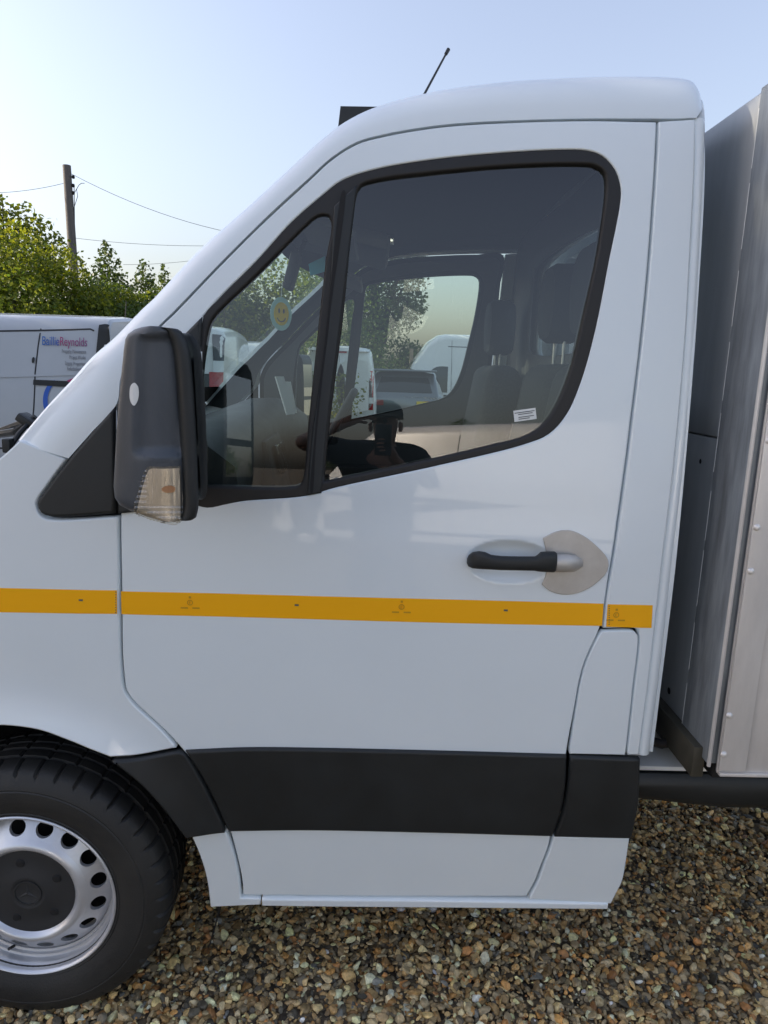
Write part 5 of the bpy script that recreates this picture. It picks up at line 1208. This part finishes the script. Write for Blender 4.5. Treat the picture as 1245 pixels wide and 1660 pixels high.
jv('pel', (mx, my, .98), (.15,.11)); jv('waist', (mx, my, 1.14), (.14,.105), 'pel'); jv('chest', (mx, my, 1.43), (.165,.115), 'waist'); jv('neck0', (mx, my+.01, 1.585), (.075,.075), 'chest'); jv('neck', (mx, my+.03, 1.63), .056, 'neck0')
jv('jaw', (mx+.0, my+.065, 1.665), (.064,.072), 'neck'); jv('head', (mx, my+.06, 1.735), (.074,.092), 'jaw'); jv('crn', (mx, my+.05, 1.795), (.070,.088), 'head'); jv('top', (mx, my+.05, 1.835), .045, 'crn')
jv('shR', (mx+.20, my+.01, 1.53), .062, 'chest'); jv('elR', (.285, -.33, 1.30), .043, 'shR'); jv('wrR', (.075, -.115, 1.515), .029, 'elR'); jv('paR', (.058, -.085, 1.56), (.034,.024), 'wrR')
jv('shL', (mx-.20, my+.01, 1.56), .062, 'chest'); jv('elL', (-.42, -.33, 1.60), .044, 'shL'); jv('wrL', (-.175, -.265, 1.715), .030, 'elL'); jv('paL', (-.115, -.27, 1.745), (.036,.022), 'wrL')
for s_, n in ((1,'R'),(-1,'L')):
    jv('hip'+n, (mx+.10*s_, my, .90), .095, 'pel'); jv('kn'+n, (mx+.12*s_, my+.03, .50), .062, 'hip'+n); jv('an'+n, (mx+.13*s_, my, .09), .042, 'kn'+n); jv('to'+n, (mx+.14*s_, my+.17, .035), .035, 'an'+n)
def finger(n, base, path, r, par):
    prev = par
    for i, p in enumerate(path):
        jv('%s%d' % (n, i), p, r*(1-.10*i), prev); prev = '%s%d' % (n, i)
for i, (dz, ln) in enumerate(((.030,.95),(.010,1.05),(-.010,1.0),(-.028,.8))):          # right fingers wrap the back of the phone edge
    b = V3(.050, -.052, 1.585+dz); finger('fR%d' % i, b, [b, b+V3(-.020*ln,.020,.002), b+V3(-.045*ln,.024,.0), b+V3(-.062*ln,.020,-.002)], .0085, 'paR')
finger('thR', None, [V3(.052,-.085,1.60), V3(.036,-.062,1.63), V3(.016,-.052,1.645)], .010, 'paR')
for i, (dz, ln) in enumerate(((.024,.95),(.008,1.05),(-.008,1.),(-.022,.8))):
    b = V3(-.085, -.272, 1.758+dz*.8); finger('fL%d' % i, b, [b, b+V3(.028*ln,-.004,.006), b+V3(.052*ln,-.012,.004), b+V3(.070*ln,-.022,-.002)], .0085, 'paL')
finger('thL', None, [V3(-.105,-.275,1.728), V3(-.078,-.285,1.722), V3(-.060,-.290,1.724)], .010, 'paL')
body = skinned('body', pts, edges, rad, SKIN, MAN)
FD = V3(-.35, .94, 0).normalized(); FS = V3(.94, .35, 0); hc = V3(mx, my+.06, 1.725)
MB().loft([[hc+FD*.088+FS*a+V3(0,0,b+.0) for a, b in ((-.012,.02),(.012,.02),(.017,-.03),(-.017,-.03))], [hc+FD*.122+FS*a+V3(0,0,b) for a, b in ((-.006,-.012),(.006,-.012),(.010,-.028),(-.010,-.028))]]).build('nose', SKIN, body)
for s_ in (-1, 1):
    MB().lathe([(.001,-.008),(.009,-.005),(.011,.002)], 10, hc+FD*.088+FS*.032*s_+V3(0,0,.012), 'y').build('eye', mk('eye_dark', (.05,.04,.035), .2), body)
    MB().loft([[hc+FS*.080*s_+V3(0,0,-.01)+FD*(.022*math.cos(t))+V3(0,0,.032*math.sin(t)) for t in np.linspace(0,6.28,11)[:-1]], [hc+FS*.092*s_+V3(0,0,-.01)+FD*(-.005+.018*math.cos(t))+V3(0,0,.026*math.sin(t)) for t in np.linspace(0,6.28,11)[:-1]]]).build('ear', SKIN, body)
MB().box(hc+FD*.093+V3(0,0,-.058), (.045,.010,.010), .003, Euler((0,0,R(20)))).build('mouth', mk('lip', (.25,.09,.07), .5), body)
capm = MB(); rg = []
for f, rs in ((0,1.),(.25,.985),(.5,.92),(.75,.74),(.93,.42),(1.,.05)):
    rg.append([V3(mx, my+.05, 1.765+.105*f)+FS*(.094*rs*math.cos(t))+FD*(.112*rs*math.sin(t)) for t in np.linspace(0, 2*math.pi, 25)[:-1]])
capm.loft(rg); br = []
for t in np.linspace(R(20), R(160), 13): br.append((V3(mx, my+.05, 1.775)+FS*(.092*math.cos(t))+FD*(.108*math.sin(t)), V3(mx, my+.05, 1.758)+FS*(.092*math.cos(t))+FD*(.108+.078*math.sin((t-R(20))/R(140)*math.pi)**.6)*1.0))
capm.loft([[a for a, b in br]+[b for a, b in reversed(br)], [a+V3(0,0,.007) for a, b in br]+[b+V3(0,0,.007) for a, b in reversed(br)]]); capm.build('cap', CAPM, MAN)
tp = [(mx,my,.93),(mx,my,1.14),(mx,my,1.42),(mx,my+.005,1.575),(mx+.20,my+.01,1.53),(.25,-.40,1.40),(mx-.20,my+.01,1.56),(-.32,-.40,1.585)]
skinned('shirt', tp, [(0,1),(1,2),(2,3),(2,4),(4,5),(2,6),(6,7)], [(.172,.130),(.170,.128),(.195,.140),(.10,.095),(.092,.092),(.078,.078),(.092,.092),(.082,.082)], SHIRT, MAN)
skinned('trousers', [(mx,my,1.0),(mx,my,.92)]+[(mx+.10*s_,my,.86) for s_ in (1,-1)]+[(mx+.12*s_,my+.03,.5) for s_ in (1,-1)]+[(mx+.13*s_,my,.11) for s_ in (1,-1)], [(0,1),(1,2),(1,3),(2,4),(3,5),(4,6),(5,7)], [(.165,.125),(.165,.125),.115,.115,.085,.085,.075,.075], JEANS, MAN)
for s_ in (1, -1): rounded(V3(mx+.135*s_, my+.06, .05), (.10,.29,.10), .035).build('shoe', SHOE, MAN)
PH = rounded(V3(.022, -.030, 1.612), (.078,.009,.162), .004).build('phone', mk('phone_back', (.012,.013,.015), .25, coat=.6), None, angle=30)
tag(PH, 'black phone held up by the person reflected in the side window', 'phone')
for k in range(3): MB().lathe([(.001,-.0012),(.0065,-.0012),(.0075,0)], 14, V3(.0005, -.0345, 1.675-.021*k), 'y').build('camera_lens', CARGLASS, PH)
